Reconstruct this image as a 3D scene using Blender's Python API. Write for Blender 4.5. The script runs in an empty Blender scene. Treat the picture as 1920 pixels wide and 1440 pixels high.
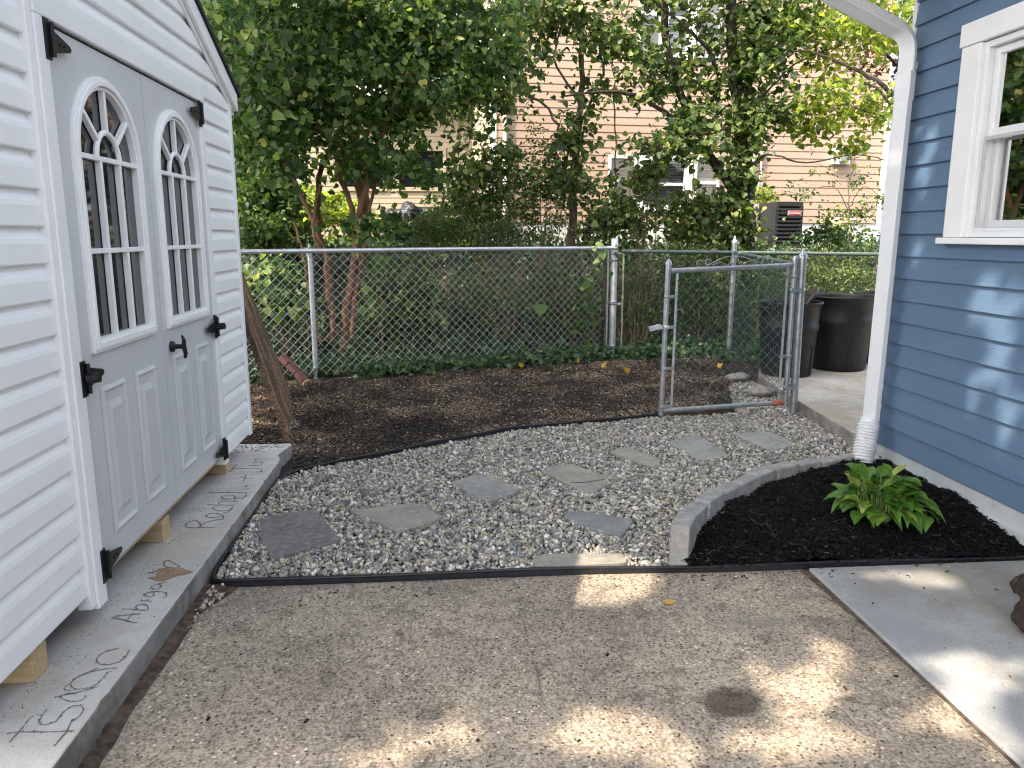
import bpy, math, random
import numpy as np
from math import sin, cos, pi, radians, tan, atan2, sqrt
from mathutils import Vector
random.seed(7); RNG = np.random.default_rng(7)
S = bpy.context.scene; COL = S.collection
# ---------------------------------------------------------------- camera
EYE = 1.45; FPX = 1442.0
PITCH = math.atan(280/FPX); YAW = radians(4.7477)
cd = bpy.data.cameras.new('camera'); cam = bpy.data.objects.new('camera', cd); COL.objects.link(cam)
cd.sensor_width = 36; cd.lens = 36*FPX/1920; cd.clip_start = .05; cd.clip_end = 500
cam.location = (0, 0, EYE); cam.rotation_euler = (pi/2-PITCH, 0, -YAW)
S.camera = cam
# ---------------------------------------------------------------- sky, sun, exposure
SUND = Vector((.56, .30, -.77)).normalized()          # direction in which sunlight travels
EL = math.asin(-SUND.z); ROT = atan2(-SUND.x, -SUND.y)
w = bpy.data.worlds.new('World'); S.world = w; w.use_nodes = True
nt = w.node_tree; bg = nt.nodes['Background']
sk = nt.nodes.new('ShaderNodeTexSky'); sk.sky_type = 'NISHITA'; sk.sun_disc = False
sk.sun_elevation = EL; sk.sun_rotation = ROT % (2*pi); sk.air_density = 1.0; sk.dust_density = 4.0; sk.ozone_density = .6
hs = nt.nodes.new('ShaderNodeHueSaturation'); hs.inputs['Saturation'].default_value = .45; nt.links.new(sk.outputs[0], hs.inputs['Color']); nt.links.new(hs.outputs[0], bg.inputs[0]); bg.inputs[1].default_value = .15
sl = bpy.data.lights.new('sun', 'SUN'); sl.energy = 2.1; sl.angle = radians(.55); sl.color = (1, .86, .68)
so = bpy.data.objects.new('sun', sl); COL.objects.link(so); so.rotation_euler = SUND.to_track_quat('-Z', 'Y').to_euler()
vs = S.view_settings; vs.view_transform = 'Standard'; vs.look = 'None'; vs.exposure = 2.16; vs.gamma = 1
S.render.film_transparent = False
try:
    S.cycles.max_bounces = 6; S.cycles.diffuse_bounces = 3; S.cycles.glossy_bounces = 3
    S.cycles.transparent_max_bounces = 16; S.cycles.transmission_bounces = 3
    S.cycles.use_denoising = True; S.cycles.denoising_prefilter = 'ACCURATE'; S.cycles.pixel_filter_type = 'BLACKMAN_HARRIS'; S.cycles.filter_width = 1.15; S.cycles.use_adaptive_sampling = True
except Exception: pass

# ---------------------------------------------------------------- pixel rays (photo measured at 1920 wide)
_fw = np.array([sin(YAW)*cos(PITCH), cos(YAW)*cos(PITCH), -sin(PITCH)])
_rt = np.array([cos(YAW), -sin(YAW), 0.]); _up = np.cross(_rt, _fw)
def _ray(px, py): return _fw*FPX+_rt*(px-960)-_up*(py-720)
def atz(px, py, z):
    r = _ray(px, py); t = (z-EYE)/r[2]; return Vector((r[0]*t, r[1]*t, z))
def aty(px, py, y):
    r = _ray(px, py); t = y/r[1]; return Vector((r[0]*t, y, EYE+r[2]*t))
def atx(px, py, x):
    r = _ray(px, py); t = x/r[0]; return Vector((x, r[1]*t, EYE+r[2]*t))

# ---------------------------------------------------------------- object helpers
def tag(o, label=None, cat=None, group=None, kind=None):
    if label: o['label'] = label
    if cat: o['category'] = cat
    if group: o['group'] = group
    if kind: o['kind'] = kind
    return o
def empty(name, loc, label, cat, group=None):
    o = bpy.data.objects.new(name, None); COL.objects.link(o); o.location = loc
    return tag(o, label, cat, group)
def mesh_np(name, V, F, mat, parent=None, smooth=False):
    """V (n,3), F (m,k) all faces k-sided; world coordinates"""
    me = bpy.data.meshes.new(name); V = np.asarray(V, dtype=np.float32); F = np.asarray(F, dtype=np.int32)
    me.vertices.add(len(V)); me.vertices.foreach_set('co', V.ravel())
    m, k = F.shape
    me.loops.add(m*k); me.loops.foreach_set('vertex_index', F.ravel())
    me.polygons.add(m); me.polygons.foreach_set('loop_start', np.arange(0, m*k, k, dtype=np.int32))
    me.polygons.foreach_set('loop_total', np.full(m, k, dtype=np.int32))
    if smooth: me.polygons.foreach_set('use_smooth', np.ones(m, dtype=bool))
    me.update(calc_edges=True); me.validate()
    me.materials.append(mat)
    return link(name, me, parent)
def link(name, me, parent=None):
    o = bpy.data.objects.new(name, me); COL.objects.link(o)
    if parent is not None:
        o.parent = parent; o.matrix_parent_inverse = parent_world(parent).inverted()
    return o
from mathutils import Matrix
def parent_world(p):
    m = Matrix.LocRotScale(p.location, p.rotation_euler, p.scale)
    if p.parent: m = parent_world(p.parent) @ p.matrix_parent_inverse @ m
    return m
class MB:
    def __init__(s): s.v = []; s.f = []; s.sm = []
    def add(s, vs, fs, sm=False):
        n = len(s.v); s.v += [tuple(v) for v in vs]; s.f += [tuple(i+n for i in f) for f in fs]; s.sm += [sm]*len(fs); return s
    def box(s, a, b, rot=None):
        x0, y0, z0 = a; x1, y1, z1 = b
        vs = [(x0,y0,z0),(x1,y0,z0),(x1,y1,z0),(x0,y1,z0),(x0,y0,z1),(x1,y0,z1),(x1,y1,z1),(x0,y1,z1)]
        if rot: vs = [rot @ Vector(v) for v in vs]
        return s.add(vs, [(0,3,2,1),(4,5,6,7),(0,1,5,4),(1,2,6,5),(2,3,7,6),(3,0,4,7)])
    def bar(s, p, q, w, h, up=Vector((0,0,1))):
        p = Vector(p); q = Vector(q); d = (q-p).normalized(); x = d.cross(up)
        if x.length < 1e-4: x = d.cross(Vector((0,1,0)))
        x.normalize(); y = x.cross(d); x = x*w/2; y = y*h/2
        vs = [p-x-y, p+x-y, p+x+y, p-x+y, q-x-y, q+x-y, q+x+y, q-x+y]
        return s.add(vs, [(0,3,2,1),(4,5,6,7),(0,1,5,4),(1,2,6,5),(2,3,7,6),(3,0,4,7)])
    def tube(s, pts, rad, n=10, caps=True, closed=False):
        pts = [Vector(p) for p in pts]; m = len(pts)
        if not hasattr(rad, '__len__'): rad = [rad]*m
        nrm = None; vs = []
        for i, p in enumerate(pts):
            a = pts[(i-1) % m] if (i > 0 or closed) else p; b = pts[(i+1) % m] if (i < m-1 or closed) else p
            t = (b-a).normalized()
            if nrm is None: nrm = t.cross(Vector((.31,.2,.93)));  nrm.normalize()
            nrm = (nrm-t*nrm.dot(t)).normalized(); bn = t.cross(nrm)
            for k in range(n):
                an = 2*pi*k/n; vs.append(p+(nrm*cos(an)+bn*sin(an))*rad[i])
        fs = []
        for i in range(m if closed else m-1):
            j = (i+1) % m
            for k in range(n): fs.append((i*n+k, i*n+(k+1) % n, j*n+(k+1) % n, j*n+k))
        s.add(vs, fs, True)
        if caps and not closed:
            s.add(vs[:n][::-1], [tuple(range(n))]); s.add(vs[-n:], [tuple(range(n))])
        return s
    def lathe(s, c, prof, n=32, sm=True):
        vs = []; fs = []
        for (r, z) in prof:
            for k in range(n):
                a = 2*pi*k/n; vs.append((c[0]+r*cos(a), c[1]+r*sin(a), c[2]+z))
        for i in range(len(prof)-1):
            for k in range(n): fs.append((i*n+k, i*n+(k+1) % n, (i+1)*n+(k+1) % n, (i+1)*n+k))
        return s.add(vs, fs, sm)
    def prism(s, poly, ext):
        """poly: list of 3D points (planar), ext: extrusion vector"""
        e = Vector(ext); n = len(poly); a = [Vector(p) for p in poly]
        vs = a+[p+e for p in a]
        return s.add(vs, [tuple(range(n))[::-1], tuple(range(n, 2*n))]+[(i, (i+1) % n, n+(i+1) % n, n+i) for i in range(n)])
    def mark(s): s.marks = getattr(s, 'marks', [])+[(len(s.v), len(s.f))]; return s
    def build_each(s, name, mat, parent=None, bevel=0, seg=1):
        ms = [(0, 0)]+getattr(s, 'marks', [])+[(len(s.v), len(s.f))]; out = []
        for (v0, f0), (v1, f1) in zip(ms, ms[1:]):
            if f1 > f0:
                q = MB(); q.v = s.v[v0:v1]; q.f = [tuple(i-v0 for i in f) for f in s.f[f0:f1]]; q.sm = s.sm[f0:f1]; out.append(q.build(name, mat, parent, bevel, seg))
        return out
    def build(s, name, mat, parent=None, bevel=0, seg=1):
        me = bpy.data.meshes.new(name); me.from_pydata(s.v, [], s.f)
        me.polygons.foreach_set('use_smooth', s.sm); me.materials.append(mat)
        import bmesh
        bm = bmesh.new(); bm.from_mesh(me); bmesh.ops.recalc_face_normals(bm, faces=bm.faces); bm.to_mesh(me); bm.free()
        o = link(name, me, parent)
        if bevel:
            b = o.modifiers.new('bevel', 'BEVEL'); b.width = bevel; b.segments = seg; b.limit_method = 'ANGLE'; b.angle_limit = radians(40)
        return o

# ---------------------------------------------------------------- materials
class NT:
    def __init__(s, name):
        s.m = bpy.data.materials.new(name); s.m.use_nodes = True; s.t = s.m.node_tree
        s.b = s.t.nodes['Principled BSDF']; s.out = s.t.nodes['Material Output']
    def n(s, typ, **kw):
        nd = s.t.nodes.new(typ)
        for k, v in kw.items():
            if k.startswith('i_'):
                key = k[2:]; key = int(key) if key.isdigit() else key.replace('_', ' ')
                if hasattr(v, 'outputs') or isinstance(v, bpy.types.NodeSocket): s.l(v, nd.inputs[key])
                else: nd.inputs[key].default_value = v
            else: setattr(nd, k, v)
        return nd
    def l(s, a, b):
        if hasattr(a, 'outputs'): a = a.outputs[0]
        s.t.links.new(a, b)
    def co(s, scale=(1,1,1)):
        tc = s.n('ShaderNodeNewGeometry'); mp = s.n('ShaderNodeMapping'); s.l(tc.outputs['Position'], mp.inputs[0])
        mp.inputs['Scale'].default_value = scale; return mp
    def noise(s, co, scale, det=4, rough=.55):
        nd = s.n('ShaderNodeTexNoise'); s.l(co, nd.inputs['Vector']); nd.inputs['Scale'].default_value = scale
        nd.inputs['Detail'].default_value = det; nd.inputs['Roughness'].default_value = rough; return nd
    def ramp(s, fac, stops, interp='LINEAR'):
        r = s.n('ShaderNodeValToRGB'); s.l(fac, r.inputs[0]); e = r.color_ramp.elements; r.color_ramp.interpolation = interp
        while len(e) < len(stops): e.new(.5)
        for i, (p, c) in enumerate(stops):
            e[i].position = p; c = c if hasattr(c, '__len__') else (c, c, c); e[i].color = (c[0], c[1], c[2], 1)
        return r
    def mix(s, fac, a, b, mode='MIX'):
        m = s.n('ShaderNodeMix', data_type='RGBA', blend_type=mode)
        for v, i in ((fac, 0), (a, 6), (b, 7)):
            if hasattr(v, 'outputs') or isinstance(v, bpy.types.NodeSocket): s.l(v, m.inputs[i])
            else: m.inputs[i].default_value = v if i == 0 or len(v) == 4 else (*v, 1)
        return m.outputs[2]
    def math(s, op, a, b=0, c=None):
        m = s.n('ShaderNodeMath', operation=op)
        for i, v in enumerate((a, b) if c is None else (a, b, c)):
            if hasattr(v, 'outputs') or isinstance(v, bpy.types.NodeSocket): s.l(v, m.inputs[i])
            else: m.inputs[i].default_value = v
        return m.outputs[0]
    def bump(s, h, strength=.3, dist=.01):
        b = s.n('ShaderNodeBump'); s.l(h, b.inputs['Height']); b.inputs['Strength'].default_value = strength; b.inputs['Distance'].default_value = dist
        s.l(b, s.b.inputs['Normal']); return b
    def col(s, v): s.l(v, s.b.inputs['Base Color']) if not isinstance(v, tuple) else setattr(s.b.inputs['Base Color'], 'default_value', (*v, 1))
    def set(s, **kw):
        for k, v in kw.items(): s.b.inputs[k.replace('_', ' ')].default_value = v
        return s
def simple(name, c, rough=.6, var=.12, scale=6, metal=0, bump=0, bscale=80, spec=.5, stretch=(1,1,1), dirt=0, dirtc=(.2,.17,.13)):
    t = NT(name); co = t.co(stretch); nz = t.noise(co, scale, 5)
    r = t.ramp(nz, [(.38, tuple(x*(1-var) for x in c)), (.62, tuple(min(1, x*(1+var)) for x in c))])
    out = r.outputs[0]
    if dirt:
        n2 = t.noise(t.co(), 2.3, 8, .7); m = t.ramp(n2, [(.5, 0), (.72, 1)])
        out = t.mix(t.math('MULTIPLY', m.outputs[0], dirt), out, dirtc)
    t.col(out); t.set(Roughness=rough, Metallic=metal); t.b.inputs['Specular IOR Level'].default_value = spec
    if bump: t.bump(t.noise(co, bscale, 3), bump, .004)
    return t.m
M = {}
M['vinyl'] = simple('white_vinyl', (.87,.865,.86), .38, .02, 3, bump=.08, bscale=30, dirt=.16, dirtc=(.55,.52,.47))
M['trim'] = simple('white_trim', (.86,.855,.85), .35, .02, 5, dirt=.1, dirtc=(.6,.58,.55))
M['door'] = simple('grey_white_door', (.565,.57,.575), .4, .02, 4, bump=.04, bscale=200)
M['white_plastic'] = simple('white_plastic', (.78,.79,.80), .3, .03, 8, dirt=.15, dirtc=(.5,.48,.45))
M['gutter'] = simple('white_aluminium', (.76,.765,.78), .3, .03, 4, dirt=.22, dirtc=(.5,.49,.47))
M['black_iron'] = simple('black_hinge_metal', (.012,.012,.013), .38, .2, 40, metal=.3)
M['roof_black'] = simple('black_shingle', (.02,.02,.022), .9, .4, 60, bump=.6, bscale=120)
M['galv'] = simple('galvanized_steel', (.42,.44,.46), .42, .15, 25, metal=.75, dirt=.15)
M['galv_bright'] = simple('bright_galvanized_steel', (.66,.68,.71), .36, .08, 25, metal=.6)
M['wire'] = simple('galvanized_wire', (.50,.51,.53), .45, .12, 25, metal=.35)
M['green_rail'] = simple('weathered_green_rail', (.10,.14,.125), .5, .2, 20, dirt=.3)
M['green_wire'] = simple('green_coated_wire', (.012,.045,.035), .5, .2, 20)
M['gate_wire'] = simple('dull_gate_wire', (.10,.14,.135), .5, .3, 20)
M['black_plastic'] = simple('black_bin_plastic', (.011,.0105,.0105), .5, .25, 12, bump=.08, bscale=60, dirt=.2, dirtc=(.06,.055,.05))
M['edging'] = simple('black_edging', (.012,.013,.016), .45, .3, 20, bump=.1)
M['tar'] = simple('dark_joint', (.05,.045,.04), .9, .3, 60)
M['brick_red'] = simple('faded_red_wood', (.16,.07,.07), .8, .25, 20, bump=.2)
M['osb'] = None
M['wood'] = None
M['rust'] = simple('orange_paint', (.45,.14,.08), .6, .2, 30)
M['bark'] = simple('brown_bark', (.13,.075,.045), .9, .4, 9, bump=.8, bscale=25, stretch=(1,1,.25))
M['bark_red'] = simple('red_brown_bark', (.19,.095,.055), .9, .35, 9, bump=.8, bscale=25, stretch=(1,1,.25))
M['bark_dark'] = simple('dark_bark', (.055,.042,.032), .95, .4, 9, bump=.8, bscale=25, stretch=(1,1,.25))
M['bark_grey'] = simple('grey_bark', (.17,.14,.11), .95, .4, 9, bump=.8, bscale=25, stretch=(1,1,.25))
M['twig'] = simple('tan_twig', (.20,.14,.09), .9, .3, 9)
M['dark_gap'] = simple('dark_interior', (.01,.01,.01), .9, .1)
M['ac_dark'] = simple('dark_grey_metal', (.018,.019,.022), .7, .15, 10)
M['ac_grille'] = simple('black_grille', (.012,.012,.014), .45, .15, 10)
M['cast'] = simple('brown_cast_iron', (.035,.02,.014), .55, .4, 20, metal=.2, bump=.4, bscale=50)

def wood(name, a, b, stretch=(2,2,14), scale=5):
    t = NT(name); co = t.co(stretch); n = t.noise(co, scale, 6, .65)
    t.col(t.ramp(n, [(.35, a), (.65, b)]).outputs[0]); t.set(Roughness=.8); t.bump(n, .3, .004); return t.m
M['wood'] = wood('new_pine', (.42,.29,.15), (.56,.42,.25), (2,14,14), 4)
t = NT('weathered_particle_board'); co = t.co((1,1,1)); v = t.n('ShaderNodeTexVoronoi'); t.l(t.co((30,14,60)), v.inputs[0]); v.inputs['Scale'].default_value = 1.6
base = t.ramp(v.outputs['Color'], [(.1, (.08,.048,.03)), (.5, (.24,.14,.08)), (.9, (.44,.28,.17))]).outputs[0]
t.col(t.mix(t.ramp(t.noise(t.co((1,1,.35)), 4, 6), [(.42, 0), (.62, 1)]).outputs[0], base, (.05,.03,.02))); t.set(Roughness=.9)
t.bump(v.outputs['Distance'], .6, .01); M['osb'] = t.m

# blue fibre-cement siding with long wood-grain embossing
t = NT('blue_siding'); g = t.noise(t.co((1,2.2,60)), 2.5, 5, .6); n = t.noise(t.co((1,.7,2)), 2.5, 4)
t.col(t.ramp(n, [(.3, (.092,.156,.255)), (.7, (.112,.184,.288))]).outputs[0]); t.set(Roughness=.42); t.b.inputs['Specular IOR Level'].default_value = .6
t.bump(g, .5, .004); M['blue'] = t.m
t = NT('pink_siding'); n = t.noise(t.co((.6,1,3)), 1.2, 5); t.col(t.ramp(n, [(.3, (.395,.275,.20)), (.7, (.46,.33,.245))]).outputs[0]); t.set(Roughness=.6); M['pink'] = t.m
M['cream'] = simple('cream_siding', (.34,.28,.195), .6, .06, 2)
M['block_white'] = simple('painted_block', (.62,.62,.58), .8, .12, 5, bump=.3, bscale=40)
t = NT('painted_parged_foundation'); n = t.noise(t.co((1,1,1)), 6, 8, .7)
t.col(t.ramp(n, [(.33, (.33,.35,.35)), (.45, (.47,.50,.51)), (.75, (.56,.585,.60))]).outputs[0]); t.set(Roughness=.75); t.bump(t.noise(t.co((1,1,1)), 14, 8, .7), .6, .02); M['foundation'] = t.m

# exposed aggregate driveway
t = NT('exposed_aggregate'); pos = t.co()
v = t.n('ShaderNodeTexVoronoi'); t.l(pos, v.inputs[0]); v.inputs['Scale'].default_value = 75
v2 = t.n('ShaderNodeTexVoronoi'); t.l(pos, v2.inputs[0]); v2.inputs['Scale'].default_value = 130
stone = t.ramp(v.outputs['Color'], [(.12, (.05,.046,.045)), (.28, (.14,.125,.11)), (.42, (.29,.255,.215)), (.56, (.38,.33,.265)), (.68, (.50,.41,.32)), (.78, (.31,.30,.29)), (.88, (.78,.72,.63))])
sand = t.ramp(v2.outputs['Color'], [(.25, (.22,.185,.15)), (.5, (.34,.295,.24)), (.8, (.48,.42,.34))])
fac = t.ramp(v.outputs['Distance'], [(.30, 1), (.46, 0)])
c = t.mix(fac.outputs[0], sand.outputs[0], stone.outputs[0])
n1 = t.noise(pos, 1.4, 6, .6)
shade = t.ramp(n1, [(.38, (.70,.69,.69)), (.5, (.9,.89,.87)), (.62, (1.08,1.06,1.02))]); c = t.mix(1.0, c, shade.outputs[0], 'MULTIPLY')
n3 = t.noise(pos, 9, 6, .7); c = t.mix(1.0, c, t.ramp(n3, [(.36, (.62,.61,.60)), (.47, (1,1,1))]).outputs[0], 'MULTIPLY')
# round damp oil stain, and its satellites
sx = t.n('ShaderNodeSeparateXYZ'); t.l(pos, sx.inputs[0])
def spot(cx, cy, rx, ry, soft, amt, colr):
    global c
    dx = t.math('DIVIDE', t.math('SUBTRACT', sx.outputs[0], cx), rx); dy = t.math('DIVIDE', t.math('SUBTRACT', sx.outputs[1], cy), ry)
    d = t.math('SQRT', t.math('ADD', t.math('MULTIPLY', dx, dx), t.math('MULTIPLY', dy, dy)))
    d = t.math('ADD', d, t.math('MULTIPLY', t.math('SUBTRACT', n3.outputs[0], .5), 1.5))
    r = t.ramp(d, [(max(0, 1-soft)*.5, amt), (.5+soft*.2, 0)]); t.l(t.math('MULTIPLY', d, .5), r.inputs[0])
    c = t.mix(r.outputs[0], c, colr)
p0 = atz(1372, 1316, 0); spot(p0.x, p0.y, .105, .085, .26, .8, (.05,.036,.027))
p0 = atz(1375, 1303, 0); spot(p0.x, p0.y, .03, .014, .5, .6, (.04,.035,.03))
p0 = atz(1590, 1310, 0); spot(p0.x, p0.y, .05, .02, .6, .6, (.09,.07,.055))
p0 = atz(790, 1278, 0); spot(p0.x, p0.y, .022, .010, .5, .6, (.12,.10,.09))
p0 = atz(1420, 1168, 0); spot(p0.x, p0.y, .20, .06, .7, .5, (.17,.165,.16))
p0 = atz(1530, 1118, 0); spot(p0.x, p0.y, .25, .03, .8, .4, (.13,.12,.11))
p0 = atz(920, 1080, 0); spot(p0.x, p0.y, 1.0, .03, .8, .35, (.16,.145,.13))
c = t.mix(1.0, c, (1.05, 1.02, .99, 1), 'MULTIPLY'); t.col(c); t.set(Roughness=.85)
t.bump(t.math('SUBTRACT', 1.0, v.outputs['Distance']), .22, .004); M['drive'] = t.m

def concrete(name, a, b, stain, sc=3.0, pit=.3):
    t = NT(name); pos = t.co(); n1 = t.noise(pos, sc, 7, .62); n2 = t.noise(pos, sc*.6, 8, .75); n3 = t.noise(pos, 260, 2)
    c = t.ramp(n1, [(.4, a), (.6, b)]).outputs[0]
    c = t.mix(t.ramp(n2, [(.46, 0), (.56, .6), (.66, 1)]).outputs[0], c, stain)
    c = t.mix(1.0, c, t.ramp(n3, [(.38, (.78,.78,.78)), (.5, (1,1,1))]).outputs[0], 'MULTIPLY')
    n4 = t.noise(pos, 38, 3, .6); c = t.mix(t.ramp(n4, [(.66, 0), (.72, pit)]).outputs[0], c, (.10,.09,.08))
    t.col(c); t.set(Roughness=.8); t.bump(t.noise(pos, 60, 5), .25, .004); return t.m
M['conc_white'] = concrete('broomed_concrete', (.295,.305,.315), (.38,.39,.40), (.25,.23,.195), 2.6)
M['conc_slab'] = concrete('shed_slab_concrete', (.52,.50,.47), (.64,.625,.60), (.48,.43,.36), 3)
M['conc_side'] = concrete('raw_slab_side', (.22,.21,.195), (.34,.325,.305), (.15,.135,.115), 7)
M['conc_walk'] = concrete('old_walk_concrete', (.44,.41,.36), (.55,.52,.46), (.36,.30,.22), 4)
M['block'] = concrete('grey_paver_block', (.30,.295,.285), (.42,.41,.39), (.25,.24,.22), 14)
def flag(name, a, b, cst):
    t = NT(name); pos = t.co(); n1 = t.noise(pos, 5, 7, .6); n2 = t.noise(pos, 28, 6, .7)
    c = t.ramp(n1, [(.4, a), (.6, b)]).outputs[0]; c = t.mix(t.ramp(n2, [(.50, 0), (.60, .8)]).outputs[0], c, cst)
    t.col(c); t.set(Roughness=.55); t.bump(t.noise(pos, 9, 8, .6), .55, .012); return t.m
M['flag_purple'] = flag('purple_flagstone', (.15,.128,.132), (.205,.18,.18), (.28,.255,.25))
M['flag_grey'] = flag('grey_flagstone', (.22,.22,.21), (.31,.305,.285), (.40,.37,.32))
M['flag_tan'] = flag('tan_grey_flagstone', (.24,.225,.20), (.33,.305,.265), (.40,.355,.29))
M['flag_blue'] = flag('blue_grey_flagstone', (.17,.18,.185), (.23,.24,.24), (.30,.295,.28))
# gravel
t = NT('river_gravel'); g = t.n('ShaderNodeNewGeometry')
r = t.ramp(g.outputs['Random Per Island'], [(0, (.07,.072,.076)), (.14, (.17,.172,.175)), (.34, (.31,.305,.29)), (.50, (.26,.27,.28)), (.64, (.48,.44,.37)), (.76, (.41,.33,.235)), (.88, (.60,.575,.52)), (1, (.74,.73,.69))])
n = t.noise(t.co(), 90, 3); c = t.mix(1.0, r.outputs[0], t.ramp(n, [(.38, (.78,.75,.70)), (.56, (1.14,1.12,1.06))]).outputs[0], 'MULTIPLY'); t.col(c)
t.set(Roughness=.6); M['gravel'] = t.m
M['gravel_base'] = simple('gravel_dust', (.09,.088,.085), .95, .4, 60)
# black mulch / soil
def bits(name, stops, rough=.85):
    t = NT(name); t.b.inputs['Specular IOR Level'].default_value = .2; g = t.n('ShaderNodeNewGeometry'); t.col(t.ramp(g.outputs['Random Per Island'], stops).outputs[0]); t.set(Roughness=rough); return t.m
M['mulch_chip'] = bits('black_mulch_chips', [(0, (.0015,.0015,.002)), (.75, (.004,.004,.005)), (.90, (.012,.012,.014)), (.97, (.04,.038,.036)), (1, (.13,.10,.075))], .75)
M['mulch'] = simple('black_mulch', (.003,.003,.0035), .9, .4, 50, bump=1, bscale=60, spec=.1)
t = NT('brown_mulch_soil'); pos = t.co(); n = t.noise(pos, 1.5, 5, .6); n2 = t.noise(pos, 60, 4, .7)
c = t.ramp(n, [(.34, (.022,.016,.013)), (.47, (.045,.034,.027)), (.55, (.12,.085,.058)), (.66, (.28,.20,.13))]).outputs[0]
c = t.mix(1.0, c, t.ramp(n2, [(.3, (.45,.45,.45)), (.6, (1.2,1.2,1.2))]).outputs[0], 'MULTIPLY'); t.col(c); t.set(Roughness=.95); t.bump(n2, .8, .02); M['soil'] = t.m
M['soil_bit'] = _sb = bits('soil_crumbs', [(0, (.010,.008,.007)), (.45, (.034,.026,.021)), (.72, (.09,.066,.048)), (.92, (.19,.145,.10)), (1, (.42,.37,.30))])
_t = _sb.node_tree; _r = [n for n in _t.nodes if n.type == 'VALTORGB'][0]; _g = _t.nodes.new('ShaderNodeNewGeometry'); _n = _t.nodes.new('ShaderNodeTexNoise'); _n.inputs['Scale'].default_value = 1.5; _n.inputs['Detail'].default_value = 5; _n.inputs['Roughness'].default_value = .6
_t.links.new(_g.outputs['Position'], _n.inputs['Vector']); _a = _t.nodes.new('ShaderNodeMapRange'); _a.inputs[1].default_value = .35; _a.inputs[2].default_value = .68; _a.inputs[3].default_value = .55; _a.inputs[4].default_value = 2.1; _t.links.new(_n.outputs[0], _a.inputs[0])
_m = _t.nodes.new('ShaderNodeVectorMath'); _m.operation = 'SCALE'; _t.links.new(_r.outputs[0], _m.inputs[0]); _t.links.new(_a.outputs[0], _m.inputs[3]); _t.links.new(_m.outputs[0], _t.nodes['Principled BSDF'].inputs['Base Color'])
M['ground'] = simple('leaf_littered_earth', (.045,.036,.022), .95, .5, 5, bump=.8, bscale=20)
M['dirt_strip'] = simple('dirt_seam', (.085,.06,.042), .95, .5, 25, bump=.9, bscale=70)
def leafmat(name, stops, rough=.45, trans=.35, tint=1.6, spec=.4):
    t = NT(name); g = t.n('ShaderNodeNewGeometry'); r = t.ramp(g.outputs['Random Per Island'], stops)
    t.col(r.outputs[0]); t.set(Roughness=rough); t.b.inputs['Specular IOR Level'].default_value = spec
    tr = t.n('ShaderNodeBsdfTranslucent'); cc = t.mix(1.0, r.outputs[0], (tint*1.1, tint*1.25, tint*.5, 1), 'MULTIPLY'); t.l(cc, tr.inputs[0])
    mx = t.n('ShaderNodeMixShader'); mx.inputs[0].default_value = trans; t.l(t.b.outputs[0], mx.inputs[1]); t.l(tr.outputs[0], mx.inputs[2]); t.l(mx, t.out.inputs[0]); return t.m
M['leaf_mul'] = leafmat('mulberry_leaves', [(0, (.025,.055,.017)), (.3, (.05,.10,.028)), (.6, (.10,.17,.045)), (.85, (.19,.27,.075)), (.985, (.32,.38,.12)), (1, (.45,.40,.09))])
M['leaf_dark'] = leafmat('dark_leaves', [(0, (.03,.06,.018)), (.5, (.052,.10,.028)), (.85, (.10,.16,.045)), (1, (.20,.24,.07))], trans=.35)
M['leaf_mid'] = leafmat('mid_green_leaves', [(0, (.03,.055,.02)), (.35, (.07,.115,.035)), (.7, (.14,.20,.06)), (.93, (.25,.30,.10)), (1, (.40,.37,.12))])
M['leaf_yel'] = leafmat('yellow_green_leaves', [(0, (.09,.14,.03)), (.5, (.19,.25,.045)), (.85, (.34,.37,.07)), (1, (.48,.42,.09))], trans=.5)
M['leaf_red'] = leafmat('plum_leaves', [(0, (.05,.02,.02)), (1, (.12,.05,.04))])
M['leaf_ivy'] = leafmat('ivy_leaves', [(0, (.018,.045,.02)), (.5, (.035,.08,.03)), (.9, (.07,.13,.045)), (1, (.16,.20,.06))], rough=.35, trans=.15)
M['leaf_fallen'] = leafmat('fallen_leaf', [(0, (.50,.27,.03)), (1, (.62,.36,.05))], trans=.1)
M['grass'] = leafmat('grass_blades', [(0, (.05,.10,.02)), (1, (.14,.20,.04))], trans=.4)
t = NT('dark_glass'); t.col((.012,.014,.017)); t.set(Roughness=.04); t.b.inputs['IOR'].default_value = 1.6; t.b.inputs['Specular IOR Level'].default_value = .9; M['glass_dark'] = t.m
t = NT('window_glass'); gl = t.n('ShaderNodeBsdfGlossy'); gl.inputs['Roughness'].default_value = .02; tp = t.n('ShaderNodeBsdfTransparent'); tp.inputs[0].default_value = (.72,.75,.74,1)
fr = t.n('ShaderNodeFresnel'); fr.inputs[0].default_value = 1.55; f2 = t.math('ADD', t.math('MULTIPLY', fr.outputs[0], 1.3), .05)
mx = t.n('ShaderNodeMixShader'); t.l(f2, mx.inputs[0]); t.l(tp, mx.inputs[1]); t.l(gl, mx.inputs[2]); t.l(mx, t.out.inputs[0]); M['glass'] = t.m
M['blind'] = simple('blind_slats', (.48,.48,.46), .6, .05)
M['shutter'] = simple('pale_grey_shutter', (.55,.56,.56), .6, .05)
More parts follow.
